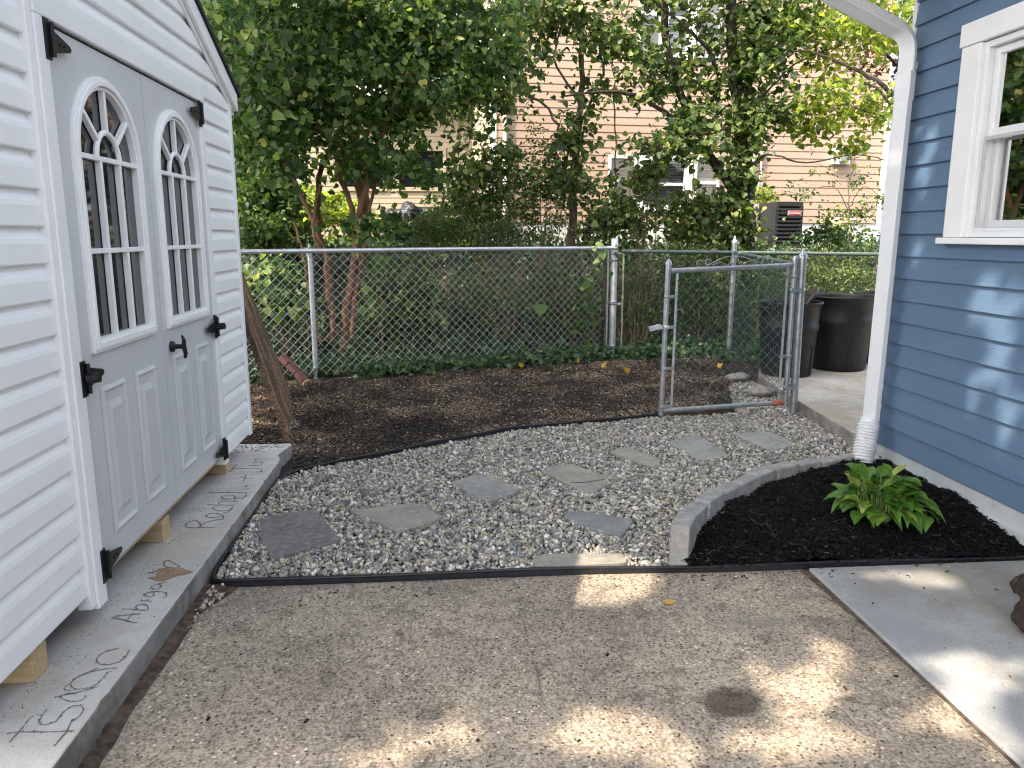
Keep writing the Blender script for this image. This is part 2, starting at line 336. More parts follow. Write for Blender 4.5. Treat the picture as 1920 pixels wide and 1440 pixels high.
# ================================================================ SETTING
def inpoly(x, y, poly):
    x = np.asarray(x); y = np.asarray(y); c = np.zeros(x.shape, bool); n = len(poly); j = n-1
    for i in range(n):
        xi, yi = poly[i]; xj, yj = poly[j]
        c ^= ((yi > y) != (yj > y)) & (x < (xj-xi)*(y-yi)/(yj-yi+1e-12)+xi); j = i
    return c
def vnoise(x, y, sc, seed=0):
    """cheap smooth value noise on numpy arrays"""
    x = np.asarray(x)*sc+seed*13.7; y = np.asarray(y)*sc+seed*7.3
    xi = np.floor(x).astype(int); yi = np.floor(y).astype(int); fx = x-xi; fy = y-yi; fx = fx*fx*(3-2*fx); fy = fy*fy*(3-2*fy)
    def h(a, b):
        s = np.sin(a*127.1+b*311.7+seed*74.7)*43758.5453; return s-np.floor(s)
    return (h(xi, yi)*(1-fx)+h(xi+1, yi)*fx)*(1-fy)+(h(xi, yi+1)*(1-fx)+h(xi+1, yi+1)*fx)*fy
def fenceY(x): return np.where(np.asarray(x) < 1.87, 7.95+.35*np.asarray(x), 8.6-.1*(np.asarray(x)-1.87))
def gz(x, y):
    d = np.clip((np.asarray(y)-fenceY(x)-.1)/4.2, 0, 1); s = d*d*(3-2*d)
    far = np.clip((np.asarray(y)-13)/25, 0, 1)
    return -.13+.18*np.clip((np.asarray(y)-fenceY(x)+.45)/.5, 0, 1)+1.12*s+far*.6+(vnoise(x, y, 1.2, 3)-.5)*.16*s+(vnoise(x, y, 4, 5)-.5)*.04*np.clip((np.asarray(y)-8)/1, 0, 1)
def grid(name, xs, ys, zf, mat, kind=None, label=None, cat=None, smooth=True):
    X, Y = np.meshgrid(xs, ys); Z = zf(X, Y); n, m = X.shape
    V = np.stack([X, Y, Z], -1).reshape(-1, 3); i = np.arange(n*m).reshape(n, m)
    F = np.stack([i[:-1, :-1], i[:-1, 1:], i[1:, 1:], i[1:, :-1]], -1).reshape(-1, 4)
    o = mesh_np(name, V, F, mat, smooth=smooth); return tag(o, label, cat, kind=kind)
xs = np.unique(np.concatenate([np.linspace(-60, -8, 14), np.arange(-8, 10, .16), np.linspace(10, 60, 14)]))
ys = np.unique(np.concatenate([np.linspace(-50, 0, 12), np.arange(0, 19, .16), np.linspace(19, 90, 16)]))
grid('ground', xs, ys, lambda X, Y: np.where((Y < 4.0) | ((X > 2.6) & (Y < 8.2)), -.12, gz(X, Y)), M['ground'], 'structure', 'dark earth yard rising to a leafy bank beyond the fence', 'ground')

# driveway with two slightly raised seams
def drive_z(X, Y):
    a = atz(985, 1165, 0); b = atz(995, 1250, 0)
    seam = np.exp(-((X-(.28+.006*np.sin(Y*9)))/.006)**2)*(Y < b.y+1.0)*(Y > 2.15)*(Y < 2.72)
    return .0+(vnoise(X, Y, 2, 1)-.5)*.006-seam*.006+np.where((X < .28) & (Y > 2.25) & (Y < 2.75), .003, 0)
grid('driveway', np.unique(np.concatenate([np.linspace(-1.036, .1, 12), np.linspace(.1, .45, 60), np.linspace(.45, 1.545, 12)])), np.unique(np.concatenate([np.linspace(-9, 1.6, 20), np.linspace(1.6, 3.085, 60)])), drive_z, M['drive'], 'structure', 'tan exposed aggregate driveway with a round damp stain', 'driveway')
# dirt seam along the shed slab
V = []; ys_ = np.linspace(1.2, 3.1, 120)
wv = .035+.03*vnoise(ys_, ys_*0, 3, 2)+.014*vnoise(ys_, ys_*0, 14, 4)
wv = wv+np.clip((ys_-2.85)/.25, 0, 1)*.09
for y, q in zip(ys_, wv): V += [(-1.04, y, .012), (-1.035+q*.5, y, .009), (-1.035+q, y, .001)]
F = []
for i in range(len(ys_)-1):
    for k in (0, 1): F.append((i*3+k, i*3+k+1, i*3+k+4, i*3+k+3))
tag(mesh_np('dirt_seam', V, F, M['dirt_strip']), 'strip of brown dirt along the foot of the shed slab', 'dirt', kind='structure')
# light slab on the right
m = MB(); J = 1.70
m.box((1.556, J+.006, -.09), (2.70, 3.035, .018)); m.box((1.548, -9, -.09), (2.70, J-.004, .020))
o = m.build('patio_slab', M['conc_white'], bevel=.006, seg=2); tag(o, 'pale smooth concrete slab strip beside the blue house', 'patio', kind='structure')
m = MB(); rj = random.Random(8); yj = -2.0; L_ = []; R_2 = []
while yj < 3.05:
    wj = .006+.010*rj.random()+(.03*(yj-2.5) if yj > 2.5 else 0); L_.append((1.552-wj, yj, .0045)); R_2.append((1.5585, yj, .0065)); yj += .03
m.add(L_+R_2, [(i, i+1, len(L_)+i+1, len(L_)+i) for i in range(len(L_)-1)]); m.box((1.5525, -9, -.05), (1.5557, 3.05, .004)); m.box((1.556, J-.004, -.09), (2.7, J+.006, .006))
o = m.build('slab_joint', M['dirt_strip']); tag(o, 'dark gritty joint between driveway and pale slab', 'joint', kind='structure')

# shed slab with broken far corner
m = MB(); rr = random.Random(3)
edge = []; y = -1.0
while y < 4.62:
    edge.append((-1.035+rr.uniform(-.0012, .0012)-(.007 if rr.random() < .05 else 0), y)); y += .045
edge += [(-1.045, 4.66), (-1.075, 4.74), (-1.055, 4.86), (-1.035, 4.97), (-1.05, 5.01), (-1.20, 5.00), (-1.45, 5.03), (-1.7, 5.02), (-4.4, 5.03), (-4.4, -1.0)]
m.prism([(a, b, -.06) for a, b in edge], (0, 0, .16))
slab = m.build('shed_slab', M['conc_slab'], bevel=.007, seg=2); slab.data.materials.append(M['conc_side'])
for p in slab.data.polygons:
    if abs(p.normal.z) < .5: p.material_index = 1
tag(slab, 'concrete slab under the shed with names scratched into its edge', 'slab', kind='structure')
# names scratched in the wet concrete
def tr(sc, ox, oy, pts): return [(ox+x/sc, oy+y/sc) for x, y in pts]
A = lambda *p: tr(3.0, 0, 960, p); B = lambda *p: tr(3.2725, 280, 560, p)
C_w = lambda *p: tr(4.76, 330, 840, p); D_w = lambda *p: tr(4.76, 180, 1030, p); E_w = lambda *p: tr(3.808, 0, 1190, p)
ST = [E_w((42,706),(140,692),(340,693),(525,686)), E_w((215,592),(138,690),(65,768)), E_w((515,608),(475,690),(392,787)),
 E_w((330,540),(290,590),(275,625),(300,645),(345,640),(400,620),(440,565),(475,530),(530,505),(580,505),(598,530),(570,580),(510,615)),
 E_w((610,430),(610,455),(565,475),(500,475),(450,460),(425,438),(470,425),(545,418)), E_w((410,443),(470,420),(560,410),(640,388),(705,367)),
 E_w((795,262),(770,265),(735,310),(690,355),(630,380),(560,390),(520,380),(500,350),(540,305),(620,270),(720,248),(835,235)), E_w((520,395),(470,398),(450,385),(490,350)), E_w((700,235),(640,265),(560,300)),
 E_w((835,100),(760,115),(700,150),(685,185),(710,210),(780,214),(860,190),(905,150),(922,110)), E_w((875,158),(908,152)),
 D_w((140,608),(210,590),(310,582),(398,575)), D_w((140,608),(240,625),(300,645),(368,655)), D_w((315,585),(290,612),(280,640)),
 D_w((240,532),(320,533),(400,542),(465,540),(465,505),(430,488),(380,492),(350,512),(370,535)), D_w((400,457),(450,460),(500,462)),
 D_w((425,395),(445,418),(490,425),(520,400),(515,378),(470,382),(440,400)), D_w((480,380),(540,372),(610,382),(635,402),(620,425),(582,432)),
 D_w((560,305),(510,325),(492,345),(520,358),(570,345),(585,320),(555,305)), D_w((555,308),(600,298),(630,294)),
 D_w((450,212),(500,205),(525,212)), D_w((470,210),(540,190),(600,170),(655,158),(625,152),(600,128),(612,100),(650,98),(700,125),(755,155),(700,170),(660,180)),
 C_w((350,706),(260,708),(150,712),(85,705),(90,680),(130,650),(180,645),(215,668),(220,700)), C_w((215,700),(260,665),(330,645),(425,632)),
 C_w((418,635),(425,610),(400,590),(340,580),(290,585),(265,603),(285,618),(345,618),(400,610)), C_w((420,580),(470,570)),
 C_w((470,565),(490,545),(505,525)), C_w((500,545),(440,560),(375,560),(335,545),(335,525),(370,518)),
 C_w((280,505),(380,508),(505,510)), C_w((385,505),(380,482),(420,472),(490,474),(555,478)),
 C_w((525,465),(528,430),(480,418),(430,422),(405,440),(430,455),(490,455),(525,440)), C_w((528,440),(580,455),(620,430),(630,400)), C_w((290,398),(420,397),(635,397)),
 C_w((555,265),(600,262),(640,275),(685,270)), C_w((625,235),(610,290)), C_w((610,350),(640,330)), C_w((600,372),(650,360)),
 C_w((485,210),(510,180),(540,150)), C_w((520,180),(600,182),(680,182),(750,185),(770,195),(765,212),(720,213)),
 C_w((638,152),(700,158),(760,150),(775,135),(740,125),(668,125)), C_w((700,95),(760,100),(825,98)), C_w((715,97),(700,108),(720,115),(790,118))]
m = MB()
def groove(pts, wd, mb, rr=random.Random(5)):
    P_ = [atz(px, py, .1015) for px, py in pts]; Q = []
    for a, b in zip(P_, P_[1:]):
        k = max(2, int((b-a).length/.007))
        for i in range(k): Q.append(a.lerp(b, i/k))
    Q.append(P_[-1])
    for _ in range(1):
        Q = [Q[0]]+[(Q[i-1]+Q[i]*2+Q[i+1])/4 for i in range(1, len(Q)-1)]+[Q[-1]]
    L = []; R = []
    for i, p in enumerate(Q):
        t_ = (Q[min(i+1, len(Q)-1)]-Q[max(i-1, 0)]).normalized(); n_ = Vector((-t_.y, t_.x, 0))
        q = wd*rr.uniform(.35, 1.25); j = Vector((rr.uniform(-1, 1), rr.uniform(-1, 1), 0))*.0008
        L.append(p+n_*q/2+j); R.append(p-n_*q/2+j)
    mb.add(L+R, [(i, i+1, len(L)+i+1, len(L)+i) for i in range(len(L)-1)])
    for i in range(0, len(Q), 3):   # crumbs thrown up beside the scratch
        if rr.random() < .35:
            c_ = Q[i]+Vector((rr.uniform(-1, 1), rr.uniform(-1, 1), 0))*.006; s_ = rr.uniform(.001, .0022)
            mb.box(c_-Vector((s_, s_, .001)), c_+Vector((s_, s_, .0012)))
for i_, s_ in enumerate(ST): groove(s_, .0050 if i_ < 11 else .0064 if i_ < 22 else .0072, m)
m.build('scratched_writing', simple('scratch_shadow', (.17,.16,.15), .95, .3, 60), slab)
sm_ = [A(*((958+100*cos(a_)*(1+.25*sin(5*a_)+.12*sin(11*a_)), 345-20*cos(a_)*.9+32*sin(a_)*(1+.3*sin(3*a_+1))) for a_ in np.linspace(0, 2*pi, 40)[:-1]))][0]
m = MB(); m.add([atz(px, py, .1022) for px, py in sm_], [tuple(range(len(sm_)))]); m.build('sand_smear', simple('wet_sand', (.30,.21,.13), .9, .25, 60, bump=.4), slab)
# grit and needles dropped on the slab by the shed corner
m = MB(); rr = random.Random(9)
for _ in range(260):
    if rr.random() < .85: x = rr.uniform(-1.55, -1.06); y = 4.98-abs(rr.gauss(0, .10))
    else: x = rr.uniform(-1.35, -1.05); y = rr.uniform(1.8, 4.9)
    a_ = rr.uniform(0, pi); l_ = rr.uniform(.003, .014)*(1.6 if y > 4.8 else .5); d_ = Vector((cos(a_), sin(a_), 0))*l_
    p = Vector((x, y, .1015)); m.bar(p, p+d_, rr.uniform(.001, .0025), .0015)
m.build('slab_litter', M['soil_bit'], slab)
# darker damp/dirt film near the shed foot is real soil dust: thin scattered specks
m = MB()
for _ in range(500):
    y = rr.uniform(1.75, 4.6); x = -1.29+abs(rr.gauss(0, .05)); s_ = rr.uniform(.0008, .0026)
    m.bar((x, y, .101), (x+s_, y+rr.uniform(-s_, s_), .101), s_, .0015)
m.build('dust_specks', simple('grey_dust', (.16,.145,.125), .95, .2, 50), slab)

# walkway at the back
m = MB(); m.box((2.80, 4.50, -.1), (7.5, 8.3, .12)); m.box((2.72, 4.50, -.1), (2.80, 5.2, .118))
m = MB(); WALK = [(2.69, 4.46), (7.5, 4.46), (7.5, 8.15), (4.3, 8.05), (3.6, 7.85), (3.16, 7.5), (3.0, 7.15), (2.845, 6.05), (2.745, 4.88)]
m.prism([(x, y, -.1) for x, y in WALK], (0, 0, .22))
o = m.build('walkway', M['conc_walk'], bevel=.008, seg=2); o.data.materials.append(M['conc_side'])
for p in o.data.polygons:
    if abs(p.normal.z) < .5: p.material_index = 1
tag(o, 'raised concrete walkway behind the blue house under the bins', 'walkway', kind='structure')

# soil bed
EDGE = [(-1.02, 4.36), (-1.0, 4.50), (-.90, 4.62), (-.62, 4.80), (-.37, 4.97), (.02, 5.24), (.30, 5.42), (.55, 5.55), (1.04, 5.66), (1.35, 5.76), (1.68, 5.85)]
def smooth_poly(P_, it=2):
    for _ in range(it):
        Q = [P_[0]]
        for a, b in zip(P_, P_[1:]): Q += [(a[0]*.75+b[0]*.25, a[1]*.75+b[1]*.25), (a[0]*.25+b[0]*.75, a[1]*.25+b[1]*.75)]
        P_ = Q+[P_[-1]]
    return P_
EDGE = smooth_poly(EDGE)
WALL = [(.985, 3.092), (1.075, 3.28), (1.235, 3.51), (1.45, 3.74), (1.74, 3.99), (2.07, 4.19), (2.37, 4.32), (2.56, 4.37)]
GRAVEL = [(-1.010, 3.17), (-.985, 3.128), (-.94, 3.112), (-.2, 3.118), (.2, 3.118)]+[(.95, 3.105)]+WALL[1:]+[(2.70, 4.45), (2.76, 4.88), (2.85, 6.05), (2.99, 7.1), (3.0, 7.32), (2.84, 7.25), (2.62, 6.95), (2.46, 6.5), (2.32, 5.95)]+EDGE[::-1]
def soilz(X, Y):
    z = .028+(vnoise(X, Y, 3, 8)-.5)*.05+(vnoise(X, Y, 11, 9)-.5)*.018+.05*np.clip((Y-6)/2, 0, 1)
    z = z+np.exp(-((X-2.3)**2/.25+(Y-6.6)**2/.3))*.09
    g = inpoly(X, Y, GRAVEL) | inpoly(X, Y, WALK) | ((X < -1.05) & (Y < 5.0))
    return np.where(g, -.035, z)
grid('planting_bed', np.arange(-4.2, 4.6, .035), np.arange(4.2, 9.2, .035), soilz, M['soil'], 'structure', 'dark brown mulched soil bed before the chain link fence', 'soil bed')

# instance helper: many small solids in one mesh
def blobs(name, C, R, base_v, base_f, mat, seed=1, rot='full', smooth=False, jitter=.0, tilt=None):
    """C (n,3) centres, R (n,3) radii; every item gets its own rotation and lumpy shape"""
    g = np.random.default_rng(seed); n = len(C); V0 = np.asarray(base_v, float); k = len(V0)
    V = np.repeat(V0[None], n, 0)*(1+g.normal(0, jitter, (n, k, 1)) if jitter else 1)
    V = V*R[:, None, :]
    q = g.normal(0, 1, (n, 4))
    if rot == 'z': q = np.stack([np.cos(g.uniform(0, pi, n)), g.normal(0, .12, n), g.normal(0, .12, n), 0*C[:, 0]], 1); a = g.uniform(0, 2*pi, n); q[:, 0] = np.cos(a/2); q[:, 3] = np.sin(a/2)
    q /= np.linalg.norm(q, axis=1)[:, None]; w_, x, y, z = q.T
    Rm = np.stack([1-2*(y*y+z*z), 2*(x*y-z*w_), 2*(x*z+y*w_), 2*(x*y+z*w_), 1-2*(x*x+z*z), 2*(y*z-x*w_), 2*(x*z-y*w_), 2*(y*z+x*w_), 1-2*(x*x+y*y)], 1).reshape(n, 3, 3)
    V = np.einsum('nij,nkj->nki', Rm, V)+C[:, None, :]
    F = (np.asarray(base_f)[None]+(np.arange(n)*k)[:, None, None]).reshape(-1, len(base_f[0]))
    return mesh_np(name, V.reshape(-1, 3), F, mat, smooth=smooth)
PHI = (1+sqrt(5))/2
ICO_V = np.array([(-1,PHI,0),(1,PHI,0),(-1,-PHI,0),(1,-PHI,0),(0,-1,PHI),(0,1,PHI),(0,-1,-PHI),(0,1,-PHI),(PHI,0,-1),(PHI,0,1),(-PHI,0,-1),(-PHI,0,1)])/sqrt(1+PHI*PHI)
ICO_F = [(0,11,5),(0,5,1),(0,1,7),(0,7,10),(0,10,11),(1,5,9),(5,11,4),(11,10,2),(10,7,6),(7,1,8),(3,9,4),(3,4,2),(3,2,6),(3,6,8),(3,8,9),(4,9,5),(2,4,11),(6,2,10),(8,6,7),(9,8,1)]
def subdiv(V, F):
    V = [tuple(v) for v in V]; c = {}; G = []
    def mid(a, b):
        k = (min(a, b), max(a, b))
        if k not in c:
            v = (np.array(V[a])+np.array(V[b])); v /= np.linalg.norm(v); c[k] = len(V); V.append(tuple(v))
        return c[k]
    for a, b, d in F:
        x, y, z = mid(a, b), mid(b, d), mid(d, a); G += [(a, x, z), (b, y, x), (d, z, y), (x, y, z)]
    return np.array(V), G
ICO2 = subdiv(ICO_V, ICO_F)
# gravel bed
def scatter(poly, step, jit=.5, seed=2):
    g = np.random.default_rng(seed); P_ = np.array(poly); x0, y0 = P_.min(0); x1, y1 = P_.max(0)
    X, Y = np.meshgrid(np.arange(x0, x1, step), np.arange(y0, y1, step)); X = X+g.uniform(-jit, jit, X.shape)*step; Y = Y+g.uniform(-jit, jit, Y.shape)*step
    k = inpoly(X, Y, poly); return X[k], Y[k]
m = MB(); m.prism([(x, y, -.08) for x, y in GRAVEL], (0, 0, .088))
gb = m.build('gravel_base', M['gravel_base']); tag(gb, 'gritty layer under the loose gravel', 'gravel base', kind='structure')
near = [p for p in GRAVEL]
STONES = {  # outlines in metres, laid on the gravel
 'a': ([(-.985,3.80),(-.85,3.87),(-.715,3.905),(-.66,3.80),(-.52,3.46),(-.60,3.42),(-.80,3.285),(-.86,3.42)], 'flag_purple', 'large purplish square flagstone nearest the shed slab'),
 'b': ([(-.53,3.87),(-.36,3.94),(-.20,3.965),(-.12,3.87),(-.044,3.735),(-.14,3.63),(-.26,3.557),(-.40,3.72)], 'flag_tan', 'tan-grey kite-shaped flagstone right of the purple one'),
 'c': ([(-.005,4.31),(.09,4.38),(.191,4.435),(.30,4.30),(.39,4.148),(.36,4.08),(.189,3.941),(.08,4.13)], 'flag_grey', 'plain grey diamond-shaped flagstone in the middle of the gravel'),
 'd': ([(.545,4.455),(.65,4.54),(.752,4.60),(.85,4.45),(.935,4.315),(.90,4.20),(.765,4.02),(.66,4.24)], 'flag_tan', 'brownish flagstone with a cracked-off near corner'),
 'e': ([(1.05,4.85),(1.13,4.91),(1.205,4.935),(1.29,4.78),(1.345,4.645),(1.30,4.55),(1.25,4.49),(1.14,4.67)], 'flag_tan', 'small thin tan flagstone between the cracked one and the gate'),
 'f': ([(1.50,5.045),(1.63,5.15),(1.757,5.215),(1.80,5.0),(1.815,4.73),(1.72,4.66),(1.586,4.637),(1.53,4.85)], 'flag_grey', 'rounded grey flagstone in front of the gate'),
 'g': ([(2.04,5.235),(2.18,5.27),(2.315,5.275),(2.36,5.12),(2.37,4.975),(2.25,4.86),(2.136,4.766),(2.08,5.0)], 'flag_grey', 'grey flagstone farthest right beside the walkway edge'),
 'h': ([(.565,3.68),(.60,3.73),(.658,3.75),(.80,3.70),(.91,3.615),(.87,3.52),(.81,3.425),(.67,3.53)], 'flag_blue', 'blue-grey oval flagstone just left of the curved block wall'),
 'i': ([(.35,3.165),(.37,3.21),(.43,3.235),(.60,3.235),(.765,3.215),(.765,3.13),(.755,3.105),(.36,3.108)], 'flag_tan', 'thin rippled flagstone half sunk beside the driveway edging')}
GX, GY = scatter(GRAVEL, .0150, .55); gg = np.random.default_rng(4)
keep = np.ones(len(GX), bool)
for pl, _, _ in STONES.values():
    c_ = np.mean(pl, 0); keep &= ~inpoly(GX, GY, [tuple(c_+(np.array(p)-c_)*.955) for p in pl])
wob = lambda x, y: (vnoise(x, y, 5, 2)-.5)*.018
GX, GY = GX[keep], GY[keep]; n = len(GX)
sz = np.clip(gg.lognormal(0, .26, n), .55, 1.9)*.0088
R_ = np.stack([sz*gg.uniform(1.0, 1.6, n), sz*gg.uniform(.8, 1.15, n), sz*gg.uniform(.5, .85, n)], 1)
C_ = np.stack([GX, GY, .012+wob(GX, GY)+gg.uniform(0, .016, n)], 1)
nr = GY < 4.6
def lump(V): return V
g1 = blobs('gravel', C_[nr], R_[nr], ICO2[0], ICO2[1], M['gravel'], 5, jitter=.09, smooth=False)
g2 = blobs('gravel', C_[~nr], R_[~nr]*1.04, ICO_V, ICO_F, M['gravel'], 6, jitter=.12)
def join(a, b):
    va = np.empty(len(a.data.vertices)*3, np.float32); a.data.vertices.foreach_get('co', va); vb = np.empty(len(b.data.vertices)*3, np.float32); b.data.vertices.foreach_get('co', vb)
    fa = np.array([0]*len(a.data.loops), np.int32); a.data.loops.foreach_get('vertex_index', fa); fb = np.array([0]*len(b.data.loops), np.int32); b.data.loops.foreach_get('vertex_index', fb)
    V = np.concatenate([va.reshape(-1, 3), vb.reshape(-1, 3)]); F = np.concatenate([fa.reshape(-1, 3), fb.reshape(-1, 3)+len(va)//3]); nm = a.name; mt = a.data.materials[0]
    for o in (a, b): bpy.data.objects.remove(o)
    return mesh_np(nm, V, F, mt)
g1 = join(g1, g2); tag(g1, 'loose grey and tan river gravel filling the path', 'gravel', kind='stuff')
# strays on the driveway by the slab corner
sp = [(-1.0+abs(gg.normal(0, .035)), 2.95+gg.normal(0, .09)) for _ in range(60)]
C_ = np.array([(x, y, .012) for x, y in sp]); R_ = np.array([[gg.uniform(.004, .010)]*3 for _ in sp])*np.array([1.3, 1, .7])
tag(blobs('stray_pebbles', C_, R_, ICO_V, ICO_F, M['gravel'], 9, jitter=.1), 'few stray pebbles by the slab corner', 'pebbles', kind='stuff')
# flagstones
for k_, (pl, mt, lb) in STONES.items():
    rr = random.Random(k_); P_ = []
    for (xa, ya), (xb, yb) in zip(pl, pl[1:]+pl[:1]): P_ += [(xa+(xb-xa)*q+rr.uniform(-.004, .004), ya+(yb-ya)*q+rr.uniform(-.004, .004)) for q in (.06, .28, .52, .76, .94)]
    c_ = np.mean(pl, 0); tx, ty = rr.uniform(-.02, .02), rr.uniform(-.02, .02)
    me = MB(); me.prism([(x, y, .004+(x-c_[0])*tx+(y-c_[1])*ty) for x, y in P_], (0, 0, .034))
    o = me.build('flagstone', M[mt], bevel=.005, seg=2); tag(o, lb, 'flagstone', 'flagstones laid in the gravel')
    if k_ == 'd':
        q = MB(); a = Vector((.80, 4.10, 0)); 
        pts_ = [(.695, 4.235), (.75, 4.225), (.80, 4.235), (.86, 4.265), (.905, 4.275)]
        zz = [.0388+(x-c_[0])*tx+(y-c_[1])*ty for x, y in pts_]
        for (p0_, p1_), za, zb in zip(zip(pts_, pts_[1:]), zz, zz[1:]): q.bar((p0_[0], p0_[1], za), (p1_[0], p1_[1], zb), .007, .002)
        q.build('crack', M['tar'], o)

# black edging
def ribbon(name, path, z0, z1, th, mat, label, cat, bead=.0075):
    m = MB(); P_ = [Vector((x, y, 0)) for x, y in path]; L = []; R = []
    for i, p in enumerate(P_):
        t_ = (P_[min(i+1, len(P_)-1)]-P_[max(i-1, 0)]).normalized(); n_ = Vector((-t_.y, t_.x, 0))*th/2; L.append(p+n_); R.append(p-n_)
    n_ = len(P_); vs = []; zt = [z1+.003*sin(i*.9)+.022*min(1, max(0, (P_[i].y-4.4)*4)) for i in range(n_)]
    for i in range(n_): vs += [(L[i].x, L[i].y, z0), (R[i].x, R[i].y, z0), (R[i].x, R[i].y, zt[i]), (L[i].x, L[i].y, zt[i])]
    fs = [(0, 1, 2, 3), ((n_-1)*4+3, (n_-1)*4+2, (n_-1)*4+1, (n_-1)*4)]
    for i in range(n_-1):
        for k in range(4): fs.append((i*4+k, i*4+(k+1) % 4, i*4+4+(k+1) % 4, i*4+4+k))
    m.add(vs, fs); m.tube([(p.x, p.y, zt[i]) for i, p in enumerate(P_)], bead, 8)
    o = m.build(name, mat); return tag(o, label, cat)
front = [(-1.02, 4.36), (-1.024, 4.1), (-1.022, 3.7), (-1.024, 3.4), (-1.022, 3.2), (-1.008, 3.13), (-.975, 3.098), (-.92, 3.09), (-.6, 3.092), (-.2, 3.098), (.2, 3.098), (.6, 3.09), (.9, 3.078), (1.2, 3.062), (1.7, 3.058), (2.2, 3.05), (2.62, 3.045)]
ribbon('lawn_edging', EDGE[::-1]+smooth_poly(front, 1)[1:], -.02, .027, .010, M['edging'], 'long black plastic edging strip around the gravel path', 'edging')

# curved wall of grey blocks
Wp = smooth_poly(WALL, 2); Ls = [0]
for a, b in zip(Wp, Wp[1:]): Ls.append(Ls[-1]+sqrt((a[0]-b[0])**2+(a[1]-b[1])**2))
def onwall(s):
    for i in range(len(Ls)-1):
        if Ls[i+1] >= s:
            f = (s-Ls[i])/(Ls[i+1]-Ls[i]); return Vector((Wp[i][0]+(Wp[i+1][0]-Wp[i][0])*f, Wp[i][1]+(Wp[i+1][1]-Wp[i][1])*f, 0))
    return Vector((Wp[-1][0], Wp[-1][1], 0))
NBL = 10; bl = Ls[-1]/NBL
names_ = ['front block of the curved wall, its end face to the driveway', 'second block of the curved wall from the driveway', 'third block of the curved wall from the driveway', 'fourth block of the curved wall from the driveway', 'fifth block of the curved wall from the driveway', 'sixth block of the curved wall from the driveway', 'seventh block of the curved wall from the driveway', 'block of the curved wall two short of the drain pipe', 'block of the curved wall one short of the drain pipe', 'last block of the curved wall beside the corrugated drain pipe']
for i in range(NBL):
    a = onwall(i*bl+.006); b = onwall((i+1)*bl-.006); d = (b-a).normalized(); n_ = Vector((-d.y, d.x, 0)); rr = random.Random(i)
    z1 = .195-.0095*i*.7+rr.uniform(-.012, .012); th = .082+rr.uniform(-.006, .006); sh_ = n_*rr.uniform(-.008, .008); a = a+sh_; b = b+sh_+n_*rr.uniform(-.006, .006); o_ = -n_*0
    m = MB(); q = [a+n_*th/2, a-n_*th/2, b-n_*th/2, b+n_*th/2]
    vs = []
    for z_ in (-.03, z1):
        for p in q: vs.append((p.x+rr.uniform(-.003, .003), p.y+rr.uniform(-.003, .003), z_+rr.uniform(-.002, .002)))
    m.add(vs, [(0, 1, 2, 3), (4, 5, 6, 7), (0, 1, 5, 4), (1, 2, 6, 5), (2, 3, 7, 6), (3, 0, 4, 7)])
    o = m.build('edging_block', M['block'], bevel=.010, seg=2); tag(o, 'grey concrete '+names_[i], 'block', 'blocks of the curved bed wall')

# black mulch bed: mound + chips
MUL = [(1.005, 3.055)]+[(x+.03, y-.035) for x, y in WALL[1:]]+[(2.66, 4.38), (2.66, 3.05)]
def mulz(X, Y):
    z = .026+.075*np.clip((Y-3.05)/.45, 0, 1)**.8+(vnoise(X, Y, 5, 3)-.5)*.04+(vnoise(X, Y, 28, 5)-.5)*.02
    return z
xs_, ys_ = np.arange(.9, 2.72, .02), np.arange(3.05, 4.45, .02)
X, Y = np.meshgrid(xs_, ys_); k_ = inpoly(X, Y, MUL); Z = mulz(X, Y); idx = np.arange(X.size).reshape(X.shape)
ff = k_[:-1, :-1] & k_[:-1, 1:] & k_[1:, 1:] & k_[1:, :-1]
F = np.stack([idx[:-1, :-1], idx[:-1, 1:], idx[1:, 1:], idx[1:, :-1]], -1)[ff]
mu = mesh_np('mulch_bed', np.stack([X, Y, Z], -1).reshape(-1, 3), F, M['mulch'], smooth=True); tag(mu, 'black mulch bed between curved block wall and blue house', 'mulch bed', kind='structure')
BOX_V = [(-1,-1,-1),(1,-1,-1),(1,1,-1),(-1,1,-1),(-.8,-.6,1),(.8,-.6,1),(.8,.6,1),(-.8,.6,1)]
BOX_F = [(0,3,2,1),(4,5,6,7),(0,1,5,4),(1,2,6,5),(2,3,7,6),(3,0,4,7)]
cx, cy = scatter(MUL, .0098, .9, 11); n = len(cx); gg = np.random.default_rng(12)
R_ = np.stack([gg.uniform(.004, .017, n)*gg.choice([1, 1, 1.5], n), gg.uniform(.0012, .0035, n), gg.uniform(.0008, .002, n)], 1)
C_ = np.stack([cx, cy, mulz(cx, cy)+gg.uniform(.001, .012, n)], 1)
ch = blobs('mulch_chips', C_, R_, BOX_V, BOX_F, M['mulch_chip'], 13, rot='z'); tag(ch, 'loose shredded black mulch chips', 'mulch', kind='stuff')
# crumbs on the brown soil bed
SB = [(-1.05, 5.05), (-.95, 4.58)]+EDGE[4:]+[(2.3, 6.0), (2.7, 7.1), (3.1, 8.4), (1.87, 8.55), (-1.9, 7.2), (-2.6, 5.1)]
cx, cy = scatter(SB, .021, .9, 21); n = len(cx); gg = np.random.default_rng(22)
R_ = np.stack([gg.uniform(.004, .014, n), gg.uniform(.002, .006, n), gg.uniform(.0015, .004, n)], 1)
C_ = np.stack([cx, cy, soilz(cx, cy)+gg.uniform(.0, .006, n)], 1)
ch = blobs('soil_crumbs', C_, R_, BOX_V, BOX_F, M['soil_bit'], 23, rot='z'); tag(ch, 'crumbs of bark and straw over the brown soil bed', 'mulch', kind='stuff')
